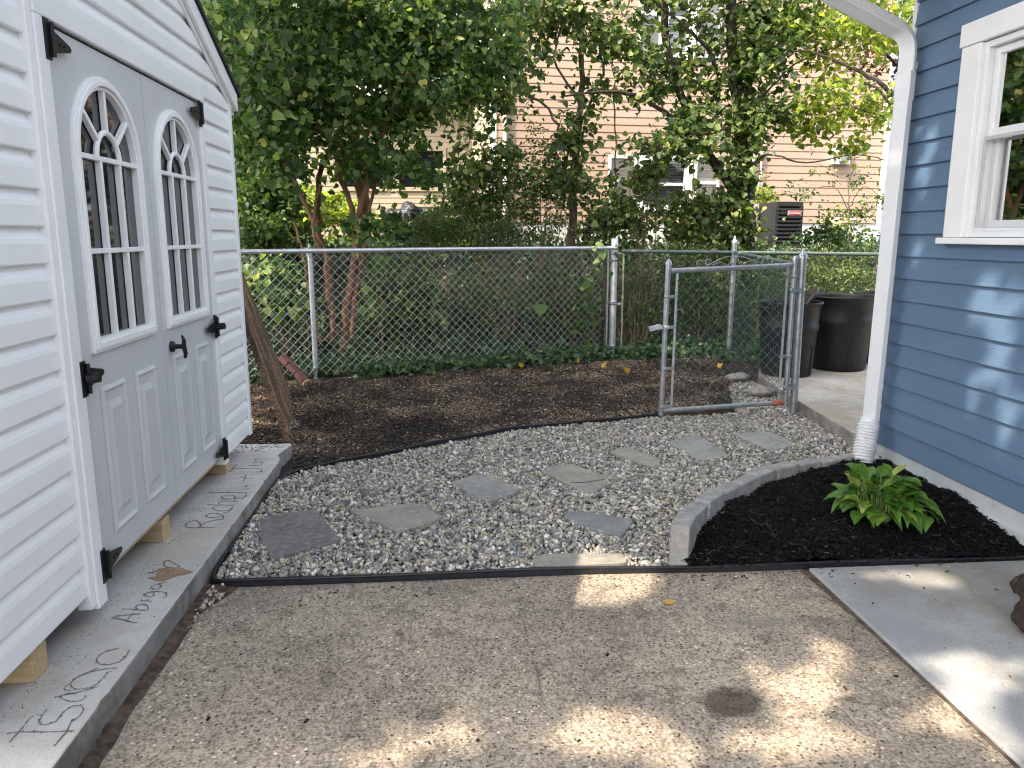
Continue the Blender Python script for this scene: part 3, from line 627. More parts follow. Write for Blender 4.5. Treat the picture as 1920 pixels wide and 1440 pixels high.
#PART3
# ================================================================ siding walls
LAP = [(0, .017), (.03, .0185), (1.0, .002)]                       # flat fibre-cement lap
DUTCH = [(0, .016), (.04, .0185), (.55, .0165), (.68, .0125), (.84, .002), (1.0, .000)]
DLAP = [(0, .013), (.05, .0145), (.95, .006), (1.0, .001)]
def lap_wall(name, mat, parent, O, U, N, z0, z1, h, urange, prof=LAP, holes=(), smooth=False):
    O = Vector(O); U = Vector(U); N = Vector(N); rows = []; z = z0
    while z < z1-1e-6:
        for f, o in prof: rows.append((min(z+f*h, z1), o))
        z += h
    V = []; F = []
    for (za, oa), (zb, ob) in zip(rows, rows[1:]):
        ua = urange(za); ub = urange(zb)
        if ua[1]-ua[0] < .001 and ub[1]-ub[0] < .001: continue
        zm = (za+zb)/2; cuts = [(0, 1)]
        L = max(1e-6, ua[1]-ua[0]); hs = sorted([(max(0, (a-ua[0])/L), min(1, (b-ua[0])/L)) for a, b, c, d in holes if c < zm < d])
        segs = []; s0 = 0
        for a, b in hs:
            if a > s0: segs.append((s0, a))
            s0 = max(s0, b)
        if s0 < 1: segs.append((s0, 1))
        for a, b in segs:
            n = len(V)
            for (u, zz, o) in ((ua[0]+(ua[1]-ua[0])*a, za, oa), (ua[0]+(ua[1]-ua[0])*b, za, oa), (ub[0]+(ub[1]-ub[0])*b, zb, ob), (ub[0]+(ub[1]-ub[0])*a, zb, ob)):
                V.append(O+U*u+N*o+Vector((0, 0, zz)))
            F.append((n, n+1, n+2, n+3))
    return mesh_np(name, [tuple(v) for v in V], F, mat, parent)

# ================================================================ SHED
SX = -1.27; Y0, Y1 = 1.86, 4.88; YR = (Y0+Y1)/2; ZE = 2.21; SL = .46
def rakez(y): return ZE+SL*((Y1-y) if y > YR else (y-Y0))
shed = empty('garden_shed', (SX, YR, .2), 'white vinyl-sided garden shed with black roof edge and double doors, on a slab', 'shed')
def ur(z):
    if z <= ZE: return (Y0, Y1)
    d = (z-ZE)/SL; return (Y0+d, Y1-d) if Y0+d < Y1-d else (YR, YR)
DY0, DY1 = 2.70, 4.235
lap_wall('siding', M['vinyl'], shed, (SX-.012, 0, 0), (0, 1, 0), (1, 0, 0), .215, ZE+SL*(Y1-YR), .1145, ur, DUTCH, holes=[(2.60, 4.33, 0, 2.20)])
lap_wall('side_siding', M['vinyl'], shed, (SX-.012, Y1-.01, 0), (-1, 0, 0), (0, 1, 0), .215, ZE, .1145, lambda z: (0, 2.6), DUTCH)
m = MB(); m.box((-3.86, Y0+.02, .20), (SX-.03, Y1-.02, ZE)); m.prism([(SX-.03, Y0+.02, ZE), (SX-.03, Y1-.02, ZE), (SX-.03, YR, rakez(YR)-.01)], (-2.56, 0, 0))
m.build('wall', M['dark_gap'], shed)
m = MB()   # corner posts, door casing, header
m.box((SX-.03, Y1-.035, .20), (SX+.012, Y1+.012, ZE+.02)); m.mark().box((SX-.03, Y0-.012, .20), (SX+.012, Y0+.035, ZE+.02))
m.build_each('corner_post', M['trim'], shed, bevel=.004)
m = MB(); m.box((SX-.03, 2.592, .165), (SX+.018, 2.628, 2.198)); m.box((SX-.03, 2.628, .150), (SX+.026, 2.700, 2.118)).mark()
m.box((SX-.03, 4.238, .19), (SX+.022, 4.300, 2.112)); m.box((SX-.03, 4.300, .20), (SX+.010, 4.335, 2.13))
m.build_each('door_casing', M['trim'], shed, bevel=.004, seg=2)
m = MB(); m.box((SX-.03, 2.629, 2.119), (SX+.024, 4.325, 2.198)); m.box((SX-.03, 2.592, 2.199), (SX+.014, 4.335, 2.222))
m.build('header', M['trim'], shed, bevel=.004)
# door leaves
def arch_pts(yc, zb, zs, r, n=20):
    return [(yc-r, zb), (yc+r, zb)]+[(yc+r*cos(a), zs+r*sin(a)) for a in np.linspace(0, pi, n)]
def arch_frame(mb, yc, zb, zs, r, wd, x0, x1):
    o = arch_pts(yc, zb, zs, r); i = arch_pts(yc, zb+wd*1.2, zs, r-wd); n = len(o)
    vs = [(x0, *p) for p in o]+[(x1, *p) for p in o]+[(x0, *p) for p in i]+[(x1, *p) for p in i]; fs = []
    for k in range(n):
        j = (k+1) % n
        fs += [(k, j, n+j, n+k), (n+k, n+j, 3*n+j, 3*n+k), (2*n+k, 3*n+k, 3*n+j, 2*n+j)]
    mb.add(vs, fs)
def leaf_door(ya, yb, yc, hs, label):
    d = empty('door', (SX, ya if hs < 0 else yb, .24), None, None); d.parent = shed; d.matrix_parent_inverse = parent_world(shed).inverted()
    d['label'] = label
    XD = SX+.006; r = .283; zs = 1.722; zb = 1.045; zt = 2.108
    # slab face with arched opening: polygon strips
    m = MB(); op = arch_pts(yc, zb+.01, zs, r-.012, 28)
    L = [(ya, zb+.01), (yb, zb+.01)]
    arc = op[2:]  # from right spring over to left
    m.add([(XD, ya, .245), (XD, yb, .245), (XD, yb, zb+.01), (XD, ya, zb+.01)], [(0, 1, 2, 3)])
    m.add([(XD, ya, zb+.01), (XD, yc-r+.012, zb+.01), (XD, yc-r+.012, zs), (XD, ya, zs)], [(0, 1, 2, 3)])
    m.add([(XD, yc+r-.012, zb+.01), (XD, yb, zb+.01), (XD, yb, zs), (XD, yc+r-.012, zs)], [(0, 1, 2, 3)])
    k = len(arc); top = [(yb-(yb-ya)*i/(k-1), zt) for i in range(k)]
    m.add([(XD, *p) for p in arc]+[(XD, *p) for p in top], [(i, i+1, k+i+1, k+i) for i in range(k-1)])
    m.add([(XD, yb, zs), (XD, yb, zt), (XD, arc[0][0], arc[0][1])], [(0, 1, 2)]); m.add([(XD, ya, zs), (XD, ya, zt), (XD, arc[-1][0], arc[-1][1])], [(0, 1, 2)])
    m.add([(XD, ya, .245), (XD, ya, zt), (XD-.03, ya, zt), (XD-.03, ya, .245)], [(0, 1, 2, 3)]); m.add([(XD, yb, .245), (XD, yb, zt), (XD-.03, yb, zt), (XD-.03, yb, .245)], [(0, 1, 2, 3)])
    m.add([(XD, ya, .245), (XD, yb, .245), (XD-.03, yb, .245), (XD-.03, ya, .245)], [(0, 1, 2, 3)])
    m.build('door_panel', M['door'], d)
    # two long raised panels
    for q, (pa, pb) in enumerate(((yc-.262, yc-.052), (yc+.052, yc+.262))):
        m = MB(); za, z_ = .345, .905
        ring = [(pa, za, 0), (pb, za, 0), (pb, z_, 0), (pa, z_, 0)]; e1, e2, e3 = .010, .030, .052
        def rg(e, x): return [(XD+x, pa+e, za+e*1.5), (XD+x, pb-e, za+e*1.5), (XD+x, pb-e, z_-e*1.5), (XD+x, pa+e, z_-e*1.5)]
        vs = rg(0, .001)+rg(e1, .012)+rg(e1*2, -.004)+rg(e2+.006, -.004)+rg(e3+.008, .011); fs = []
        for j in range(4):
            for k in range(4): fs.append((j*4+k, j*4+(k+1) % 4, j*4+4+(k+1) % 4, j*4+4+k))
        fs.append((16, 17, 18, 19)); m.add(vs, fs); m.build('raised_panel', M['door'], d)
    # window
    m = MB(); arch_frame(m, yc, zb-.012, zs, r+.012, .014, XD-.002, XD+.014); arch_frame(m, yc, zb, zs, r-.001, .020, XD-.03, XD+.022); arch_frame(m, yc, zb+.022, zs, r-.022, .012, XD-.03, XD+.012)
    wf = m.build('window', M['trim'], d, bevel=.002)
    ri = r-.03; m = MB(); mw = .018
    for yy in (yc-ri/3, yc+ri/3): m.box((XD-.012, yy-mw/2, zb+.03), (XD+.010, yy+mw/2, zs))
    for zz in (zs, 1.392): m.box((XD-.0125, yc-ri, zz-mw/2), (XD+.0105, yc+ri, zz+mw/2))
    c0 = []
    m.tube([(XD, yc+.10*cos(a), zs+.10*sin(a)) for a in np.linspace(0, pi, 16)], .0115, 6)
    for a in (radians(40), radians(90), radians(140)):
        m.bar((XD-.001, yc+.105*cos(a), zs+.105*sin(a)), (XD-.001, yc+ri*cos(a), zs+ri*sin(a)), mw, .02, up=Vector((1, 0, 0)))
    m.build('muntins', M['trim'], wf, bevel=.0015)
    m = MB(); g = arch_pts(yc, zb+.02, zs, r-.02); m.add([(XD-.014, *p) for p in g], [tuple(range(len(g)))]); m.build('pane', M['glass_dark'], wf)
    # strap hinges
    for zz in (2.055, .965, .285):
        yh = ya-.008 if hs < 0 else yb+.008; m = MB(); s_ = 1 if hs < 0 else -1; X = XD+.018
        m.box((SX+.018, yh-.020, zz-.062), (SX+.030, yh+.004*s_+.012, zz+.062)); m.tube([(X+.014, yh+.012*s_, zz-.052), (X+.014, yh+.012*s_, zz+.052)], .007, 8)
        m.prism([(SX+.026, yh+.018*s_, zz-.038), (SX+.026, yh+.018*s_, zz+.038), (SX+.022, yh+.150*s_, zz+.011), (SX+.021, yh+.162*s_, zz), (SX+.022, yh+.150*s_, zz-.011)], (.006, 0, 0))
        for u in (.04, .075, .105): m.tube([(XD-.002, yh+u*s_, zz), (SX+.0335, yh+u*s_, zz)], .005, 8)
        if zz == .965: m.lathe((0, 0, 0), [(0, 0)], 3) if False else m.tube([(X+.010, yh+.01*s_, zz), (X+.05, yh+.012*s_, zz+.004)], [.020, .017], 12)
        h_ = m.build('hinge', M['black_iron'], d, bevel=.0015)
    return d
dl = leaf_door(2.703, 3.508, 3.112, -1, 'nearer door leaf'); dr = leaf_door(3.513, 4.232, 3.862, 1, 'farther door leaf with the black T handle')
m = MB(); yh, zh = 3.60, .948
m.lathe((0, 0, 0), [(.0001, 0), (.026, 0), (.024, .012), (.012, .016), (.010, .05), (.0001, .05)], 16)
rot = Matrix.Translation((SX+.007, yh, zh)) @ Matrix.Rotation(pi/2, 4, 'Y'); m.v = [tuple(rot @ Vector(v)) for v in m.v]
m.tube([(SX+.062, yh+.008, zh-.055), (SX+.066, yh+.004, zh-.03), (SX+.062, yh, zh), (SX+.066, yh-.004, zh+.03), (SX+.060, yh-.008, zh+.052)], [.006, .010, .011, .009, .005], 10)
m.build('handle', M['black_iron'], dr)
# dark line over the doors, plywood sill and runners
m = MB(); m.box((SX-.02, DY0, 2.106), (SX+.004, DY1, 2.1135)); m.build('door_gap', M['dark_gap'], shed)
m = MB(); m.box((SX-.6, 2.70, .218), (SX-.010, 4.236, .2445)); m.build('floor_edge', M['wood'], shed)
for y_ in (2.30, 3.40, 4.40):
    m = MB(); m.box((-3.8, y_-.044, .1005), (SX-.012, y_+.044, .1995)); m.build('runner', M['wood'], shed, bevel=.003)
m = MB(); m.box((-3.8, Y0+.05, .2), (SX-.045, Y1-.05, .2175)); m.build('floor_frame', M['wood'], shed)
# roof: two slabs, white rake boards, black drip edge
for sgn, nm in ((1, 'roof'), (-1, 'roof')):
    ye = Y1+.10 if sgn > 0 else Y0-.10
    def zz(y): return ZE+SL*((Y1-y) if sgn > 0 else (y-Y0))
    m = MB(); m.prism([(SX+.050, YR, zz(YR)+.092), (SX+.050, ye, zz(ye)+.092), (SX+.050, ye, zz(ye)+.118), (SX+.050, YR, zz(YR)+.118)], (-2.75, 0, 0)); rf = m.build(nm, M['roof_black'], shed)
    m = MB(); m.prism([(SX+.002, YR, zz(YR)-.006), (SX+.002, ye-.03, zz(ye-.03)-.006), (SX+.002, ye-.03, zz(ye-.03)+.091), (SX+.002, YR, zz(YR)+.091)], (.034, 0, 0)); m.build('rake_board', M['trim'], shed, bevel=.003)
    m = MB(); m.prism([(SX+.002, YR, zz(YR)-.030), (SX+.002, ye-.09, zz(ye-.09)-.030), (SX+.002, ye-.09, zz(ye-.09)-.007), (SX+.002, YR, zz(YR)-.007)], (.014, 0, 0)); m.build('channel_trim', M['trim'], shed, bevel=.003)
    m = MB(); m.box((-3.8, min(ye-.02*sgn, ye), zz(ye)-.01), (SX+.001, max(ye-.02*sgn, ye), zz(ye)+.09)); m.build('eave_board', M['trim'], shed)

# ================================================================ BLUE HOUSE
HX = 2.66; HY = 4.44
house = empty('blue_house', (HX, 2, 0), 'blue clapboard house with white window trim and white downspout at its corner', 'house')
WY0, WY1, WZ0, WZ1 = 2.93, 3.815, 1.455, 2.385
lap_wall('siding', M['blue'], house, (HX, 0, 0), (0, 1, 0), (-1, 0, 0), .180, 2.95, .1272, lambda z: (-6, HY-.012), LAP, holes=[(WY0, WY1, WZ0, WZ1)])
lap_wall('back_siding', M['blue'], house, (HX, HY, 0), (1, 0, 0), (0, 1, 0), .180, 2.95, .1272, lambda z: (0.01, 6), LAP)
m = MB(); m.box((HX-.018, HY-.014, .17), (HX+.03, HY+.018, 2.95)); m.build('corner_board', M['trim'], house, bevel=.003)
m = MB(); m.prism([(HX+.008, 0, -.1), (HX-.030, 0, -.1), (HX-.026, 0, .085), (HX-.016, 0, .105), (HX-.008, 0, .176), (HX+.008, 0, .178)], (0, HY-.01, 0))
m.prism([(HX+.008, -6, -.1), (HX-.030, -6, -.1), (HX-.026, -6, .085), (HX-.016, -6, .105), (HX-.008, -6, .176), (HX+.008, -6, .178)], (0, 5.998, 0))
m.box((HX+.009, -6, -.1), (9, HY-.01, .178)); m.build('foundation', M['foundation'], house)
# wall core with window opening: dark room behind
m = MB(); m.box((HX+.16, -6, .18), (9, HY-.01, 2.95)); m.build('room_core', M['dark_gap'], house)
m = MB(); m.box((2.10, -6.3, 2.90), (9, HY+.35, 2.95)); m.box((2.08, -6.3, 2.951), (9, HY+.35, 3.12)); m.build('eave', M['trim'], house)
m = MB(); m.prism([(2.02, -6.3, 3.121), (9.2, -6.3, 3.121), (5.8, -6.3, 5.0)], (0, HY+6.7, 0)); m.build('roof', M['roof_black'], house)
# gutter along the eave
m = MB(); m.prism([(2.079, -6.3, 3.10), (2.079, -6.3, 2.96), (1.99, -6.3, 2.955), (1.95, -6.3, 3.02), (1.95, -6.3, 3.10)], (0, HY+6.6, 0)); m.build('gutter', M['gutter'], house)
# window
win = empty('window', (HX, 3.4, 1.9), None, None); win.parent = house; win.matrix_parent_inverse = parent_world(house).inverted()
C0 = HX-.045
m = MB(); m.box((C0, 3.80, 1.437), (HX+.02, 3.945, 2.375)); m.box((C0, 2.80, 1.437), (HX+.02, 2.945, 2.375)); m.box((C0-.006, 2.785, 2.377), (HX+.02, 3.960, 2.487))
m.build('casing', M['trim'], win, bevel=.004, seg=2)
m = MB(); m.box((C0-.022, 2.77, 1.402), (HX+.02, 3.972, 1.435)); m.build('sill', M['trim'], win, bevel=.005, seg=2)
def frame(m, x0, x1, ya, yb, za, zb, w): m.box((x0, ya, za), (x1, ya+w, zb)); m.box((x0, yb-w, za), (x1, yb, zb)); m.box((x0, ya+w+.0005, za), (x1, yb-w-.0005, za+w)); m.box((x0, ya+w+.0005, zb-w), (x1, yb-w-.0005, zb))
m = MB(); frame(m, HX-.022, HX+.10, 2.946, 3.799, 1.438, 2.374, .030); m.box((HX+.0, 2.977, 1.4685), (HX+.04, 3.768, 1.482)); m.build('frame', M['white_plastic'], win, bevel=.002)
m = MB(); frame(m, HX+.012, HX+.040, 2.977, 3.768, 1.925, 2.343, .036); m.build('upper_sash', M['white_plastic'], win, bevel=.003)
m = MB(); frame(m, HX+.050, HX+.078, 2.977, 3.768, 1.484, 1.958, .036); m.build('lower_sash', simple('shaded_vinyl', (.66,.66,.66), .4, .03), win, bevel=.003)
m = MB(); frame(m, HX+.002, HX+.010, 2.978, 3.767, 1.470, 1.924, .016); m.build('screen_frame', simple('pewter_frame', (.50,.50,.52), .4, .05), win, bevel=.001)
m = MB(); m.add([(HX+.026, 3.012, 1.955), (HX+.026, 3.734, 1.955), (HX+.026, 3.734, 2.31), (HX+.026, 3.012, 2.31)], [(0, 1, 2, 3)]); m.build('pane', M['glass'], win)
m = MB(); m.add([(HX+.064, 3.012, 1.52), (HX+.064, 3.734, 1.52), (HX+.064, 3.734, 1.923), (HX+.064, 3.012, 1.923)], [(0, 1, 2, 3)]); m.build('pane', M['glass'], win)
m = MB(); z_ = 1.50
while z_ < 2.35: m.box((HX+.105, 2.98, z_), (HX+.112, 3.765, z_+.030)); z_ += .044
for y_ in (3.15, 3.60): m.box((HX+.103, y_, 1.49), (HX+.1045, y_+.003, 2.35))
m.build('blind', simple('dusky_blind', (.5,.5,.48), .6, .05), win)
# downspout: rectangular section swept along its bends, set cornerwise
def rect_sweep(m, pts, ang, a, b, ribs=True):
    u = Vector((cos(ang), sin(ang), 0)); nn = Vector((-sin(ang), cos(ang), 0)); sec = []
    base = [(-a/2, -b/2), (a/2, -b/2), (a/2, b/2), (-a/2, b/2)]; r = .010; prof = []
    for i, (x, y) in enumerate(base):
        sx_ = 1 if x > 0 else -1; sy = 1 if y > 0 else -1; cx_, cy_ = x-sx_*r, y-sy*r
        a0 = {0: pi, 1: -pi/2, 2: 0, 3: pi/2}[i]
        for k in range(3): an = a0+k*pi/4; prof.append((cx_+r*cos(an), cy_+r*sin(an)))
        if ribs and i in (1, 3):
            s_ = 1 if i == 1 else -1
            for k in range(1, 10):
                prof.append((sx_*a/2*1.0-(.003*sx_ if k % 3 else 0), (-s_)*(b/2-r)+s_*(b-2*r)*k/10))
    pts = [Vector(p) for p in pts]; N_ = len(prof); vs = []
    for i, p in enumerate(pts):
        t_ = ((pts[min(i+1, len(pts)-1)]-pts[i]).normalized()+(pts[i]-pts[max(i-1, 0)]).normalized()).normalized()
        k_ = u-t_*u.dot(t_); uu = k_.normalized(); vv = t_.cross(uu)
        for x, y in prof: vs.append(p+uu*x+vv*y)
    m.add(vs, [(i*N_+k, i*N_+(k+1) % N_, (i+1)*N_+(k+1) % N_, (i+1)*N_+k) for i in range(len(pts)-1) for k in range(N_)])
    m.add(vs[:N_], [tuple(range(N_))]); m.add(vs[-N_:], [tuple(range(N_))])
ds = empty('downspout', (2.56, 4.36, .3), None, None); ds.parent = house; ds.matrix_parent_inverse = parent_world(house).inverted()
AN = radians(-56); yd = 4.365
path = [aty(1632, 796, yd), aty(1635, 765, yd), aty(1650, 620, yd), aty(1664, 480, yd), aty(1682, 300, yd), aty(1696, 165, yd)]
m = MB(); rect_sweep(m, path, AN, .084, .062); m.build('pipe', M['gutter'], ds)
m = MB(); rect_sweep(m, [aty(1694, 188, yd), aty(1699, 135, yd)], AN, .091, .069); m.build('sleeve', M['gutter'], ds)
bz_ = [aty(1699, 138, yd), aty(1703, 100, yd), aty(1702, 82, yd), aty(1697, 68, yd), aty(1688, 58, yd), aty(1674, 50, yd)]; el = []
for i in range(len(bz_)-1):
    for k in range(3): el.append(bz_[i].lerp(bz_[i+1], k/3))
el.append(bz_[-1])
for _ in range(2): el = [el[0]]+[(el[i-1]+el[i]*2+el[i+1])/4 for i in range(1, len(el)-1)]+[el[-1]]
m = MB(); rect_sweep(m, el, AN*.7, .086, .064); m.build('elbow', M['gutter'], ds)
m = MB(); rect_sweep(m, [aty(1677, 52, yd), aty(1586, 3, yd-.02), aty(1530, -28, yd-.03)], AN*.7, .092, .068); m.build('upper_pipe', M['gutter'], ds)
m = MB(); m.box((2.60, 4.37, 2.36), (2.66, 4.41, 2.40)); m.build('bracket', M['gutter'], ds)
# corrugated pipe
m = MB(); prof = []; z_ = 0
a = aty(1629, 793, 4.36); b = aty(1615, 872, 4.30); n_ = 260; pts = [a.lerp(b, i/(n_-1)) for i in range(n_)]
m.tube(pts, [.061+.0055*cos(i/(n_-1)*2*pi*14) for i in range(n_)], 28); m.build('corrugated_pipe', M['white_plastic'], ds)
m = MB(); m.tube([aty(1629, 794, 4.36), aty(1631, 784, 4.362)], .050, 20); m.build('adapter', M['white_plastic'], ds)
#PART4
# ================================================================ CHAIN LINK
def seg_mesh(name, P0, P1, r, mat, parent):
    """many straight wires (n,3)->(n,3), square section"""
    D = P1-P0; D /= np.linalg.norm(D, axis=1)[:, None]; up = np.where(np.abs(D[:, 2:3]) > .95, np.array([[1., 0, 0]]), np.array([[0, 0, 1.]]))
    X = np.cross(D, up); X /= np.linalg.norm(X, axis=1)[:, None]; Y = np.cross(X, D); n = len(P0)
    r = np.broadcast_to(np.asarray(r), (n,))[:, None]
    c = [X*r, Y*r, -X*r, -Y*r]; V = np.stack([P0+q for q in c]+[P1+q for q in c], 1).reshape(-1, 3)
    F = np.array([(0, 1, 5, 4), (1, 2, 6, 5), (2, 3, 7, 6), (3, 0, 4, 7)]); F = (F[None]+(np.arange(n)*8)[:, None, None]).reshape(-1, 4)
    return mesh_np(name, V, F, mat, parent, smooth=True)
def chain(name, A, B, zb, zt, mat, parent, r=.0019, cell=.0853, bulge=.004):
    """A,B xy ends; zb/zt = (z at A, z at B) bottom / top"""
    A = np.array(A, float); B = np.array(B, float); L = np.linalg.norm(B-A); u = (B-A)/L; nn = np.array([-u[1], u[0]]); h = cell/2
    P0 = []; P1 = []; nx = int(L/h); 
    for i in range(nx):
        x0 = i*h; f = (x0+h/2)/L; b = zb[0]+(zb[1]-zb[0])*f; t_ = zt[0]+(zt[1]-zt[0])*f; nz = int((t_-b)/h)
        for k in range(nz):
            a = (k+i) % 2; xa, xb = (x0, x0+h) if a else (x0+h, x0)
            xa += sin(i*2.1+k*.7)*.0012; xb += sin(i*1.3+k*1.1)*.0012
            oa = bulge*(1 if (k % 2) else -1); ob = -oa
            q = 1.06 
            for lst, x, z, o in ((P0, xa, t_-k*h, oa), (P1, xb, t_-(k+1)*h, ob)):
                lst.append((A[0]+u[0]*x+nn[0]*o, A[1]+u[1]*x+nn[1]*o, z))
    return seg_mesh(name, np.array(P0), np.array(P1), r, mat, parent)
def post(parent, x, y, z0, z1, r, mat, cap='dome', name='post', lean=(0, 0)):
    m = MB(); m.tube([(x+lean[0], y+lean[1], z0), (x, y, z1)], r, 16)
    if cap == 'dome': m.lathe((x, y, z1-.012), [(r+.004, 0), (r+.004, .018), (r+.0005, .022), (r*.85, .038), (r*.45, .05), (.0001, .054)], 16)
    elif cap == 'eye': m.lathe((x, y, z1-.02), [(r+.003, 0), (r+.003, .03), (r*.6, .04), (r*.35, .075), (.0001, .085)], 14)
    elif cap == 'flat': m.lathe((x, y, z1-.03), [(r+.006, 0), (r+.006, .03), (r+.002, .035), (r+.003, .07), (r*.8, .08), (.0001, .082)], 16)
    return m.build(name, mat, parent)
def band(m, c, r, d, w=.022, th=.004, ln=.05):
    """brace band around a post with ears pointing along d"""
    c = Vector(c); d = Vector(d).normalized(); m.lathe((c.x, c.y, c.z-w/2), [(r, 0), (r+th, 0), (r+th, w), (r, w)], 16)
    s = Vector((-d.y, d.x, 0))
    m.bar(c+d*r+s*.005, c+d*(r+ln)+s*.005, .003, w); m.bar(c+d*r-s*.005, c+d*(r+ln)-s*.005, .003, w)
    q = c+d*(r+ln*.55); m.tube([q-s*.014, q+s*.014], .0045, 6)
FA, FB = (-3.4, float(fenceY(-3.4))-.03), (1.845, 8.59); zr = lambda x: 1.298+.006*(x+1.3)/3
fu = Vector((FB[0]-FA[0], FB[1]-FA[1], 0)).normalized(); fn = Vector((-fu.y, fu.x, 0))
fence = empty('chain_link_fence', (.2, 8.0, .05), 'bright galvanized chain link fence across the back of the soil bed', 'fence')
m = MB(); m.tube([(FA[0], FA[1], zr(FA[0])), (-.2, float(fenceY(-.2))-.0, zr(-.2)+.004), (FB[0], FB[1]-.02, zr(FB[0]))], .0215, 14); m.build('top_rail', M['galv_bright'], fence)
o_ = fn*.024
chain('mesh', (FA[0]+o_.x, FA[1]+o_.y), (FB[0]+o_.x-.075, FB[1]+o_.y), (.055, .11), (zr(FA[0])+.012, zr(FB[0])+.010), M['wire'], fence, r=.0021)
for x_ in (-1.30,):
    y_ = float(fenceY(x_))+.05; post(fence, x_, y_, .0, zr(x_)-.01, .024, M['galv_bright'], None)
    m = MB(); m.lathe((x_, y_-.028, zr(x_)-.05), [(.030, 0), (.030, .075), (.018, .082), (.010, .088), (.008, .115), (.0001, .12)], 14); m.build('rail_cap', M['galv'], fence)
term = (1.868, 8.62)
post(fence, term[0], term[1], .0, 1.36, .0385, M['galv_bright'], 'flat', 'terminal_post')
m = MB(); dl_ = -fu; dr_ = Vector((.99, -.08, 0)).normalized()
for z_, d_ in ((1.30, dl_), (1.17, dl_), (.70, dl_), (.20, dl_)): band(m.mark(), (term[0], term[1], z_), .0385, d_, .026)
for z_ in (1.245, .68, .18): band(m.mark(), (term[0], term[1], z_), .0385, dr_, .024, ln=.062)
m.build_each('brace_band', M['galv'], fence)
m = MB(); q = Vector((term[0], term[1], 0))+dl_*.078; m.bar((q.x, q.y, .05), (q.x, q.y, 1.28), .020, .006, up=fn); m.build('tension_bar', M['galv_bright'], fence)

back = empty('chain_link_fence', (3.6, 8.5, .05), 'older dark green chain link fence behind the gate and the bins', 'fence')
BA, BB, BC = (1.90, 8.60), (3.19, 8.47), (7.2, 8.10)
zc = lambda x: 1.268-.010*(x-1.9)
m = MB(); m.tube([(BA[0]+.04, BA[1], zc(BA[0])), (BB[0], BB[1], zc(BB[0])), (BC[0], BC[1], zc(BC[0])-.01)], .0205, 12); m.build('top_rail', M['green_rail'], back)
chain('mesh', (BA[0]+.095, BA[1]+.02), (BC[0], BC[1]+.02), (.06, .10), (zc(BA[0])+.02, zc(BC[0])+.012), M['green_wire'], back, r=.0016)
m = MB(); m.bar((BA[0]+.068, BA[1]-.01, .08), (BA[0]+.068, BA[1]-.01, 1.30), .018, .005, up=Vector((0, 1, 0))); m.build('tension_bar', simple('aged_steel_bar', (.34,.33,.27), .5, .2, 20, metal=.3), back)
post(back, BB[0], BB[1], .02, 1.375, .030, M['galv'], 'eye')
post(back, 5.4, 8.28, .02, 1.25, .024, M['green_rail'], 'dome')
side = empty('chain_link_fence', (2.9, 7.2, .05), 'short dark green chain link run between the gate post and the back fence', 'fence')
GP = (2.742, 5.868)
m = MB(); m.tube([(GP[0]+.02, GP[1]+.05, 1.215), (BB[0]-.01, BB[1]-.03, 1.256)], .0195, 12); m.build('top_rail', M['green_rail'], side)
chain('mesh', (GP[0]+.05, GP[1]+.07), (BB[0]+.015, BB[1]-.06), (.13, .13), (1.225, 1.27), M['green_wire'], side, r=.0017)
post(side, GP[0]+.025, GP[1]+.01, .0, 1.285, .0315, M['galv'], 'eye', 'gate_post', lean=(.012, .0))

gate = empty('chain_link_gate', (2.2, 5.82, .06), 'open chain link gate leaf with curled wire ornament on top', 'gate')
G0 = Vector((1.668, 5.772, 0)); G1 = Vector((2.70, 5.862, 0)); gu = (G1-G0).normalized(); gn = Vector((-gu.y, gu.x, 0))
def gp(u, z): return G0+gu*u+Vector((0, 0, z))
LG = (G1-G0).length
m = MB()
m.tube([gp(0, .058)-gu*.015, gp(.0, 1.235)], .0205, 14); m.lathe(tuple(gp(0, 1.225)), [(.025, 0), (.025, .020), (.017, .032), (.008, .042), (.0001, .046)], 14)
m.tube([gp(LG, .10), gp(LG, 1.265)], .0205, 14); m.lathe(tuple(gp(LG, 1.255)), [(.024, 0), (.024, .015), (.014, .03), (.0001, .034)], 14)
m.tube([gp(0.02, 1.180), gp(LG-.02, 1.215)], .0205, 14); m.tube([gp(-.005, .092), gp(LG-.02, .122)], .0195, 14)
m.build('frame', M['galv'], gate)
m = MB(); m.tube([gp(LG-.12, .1195), gp(LG-.02, .1227)], .0235, 14); m.build('painted_corner', M['rust'], gate)
chain('mesh', (gp(.072, 0).x, gp(.072, 0).y-.006), (gp(LG-.05, 0).x, gp(LG-.05, 0).y-.006), (.075, .105), (1.225, 1.25), M['gate_wire'], gate, r=.0019, cell=.0815)
m = MB(); m.bar(gp(.068, .085), gp(.074, 1.17), .018, .006, up=gn); m.mark().bar(gp(LG-.062, .11), gp(LG-.056, 1.20), .018, .006, up=gn); m.build_each('tension_bar', M['galv_bright'], gate)
m = MB()
for z_ in (.125, .43, .75, .985): band(m.mark(), gp(-.0075 if z_ < .3 else 0, z_), .0205, gu, .022, ln=.055)
for z_ in (.21, .50, 1.13): band(m.mark(), gp(LG, z_), .0205, -gu, .022, ln=.055)
m.build_each('brace_band', M['galv'], gate)
m = MB(); q = gp(0, .752); band(m, q, .021, -gu, .030, ln=.045); m.bar(q-gu*.045+Vector((0, 0, .004)), q-gu*.135-Vector((0, 0, .012)), .026, .036); m.box(q-gu*.07-Vector((.010, .02, .014)), q-gu*.062+Vector((.010, .02, .022))); m.build('latch', M['galv_bright'], gate, bevel=.004)
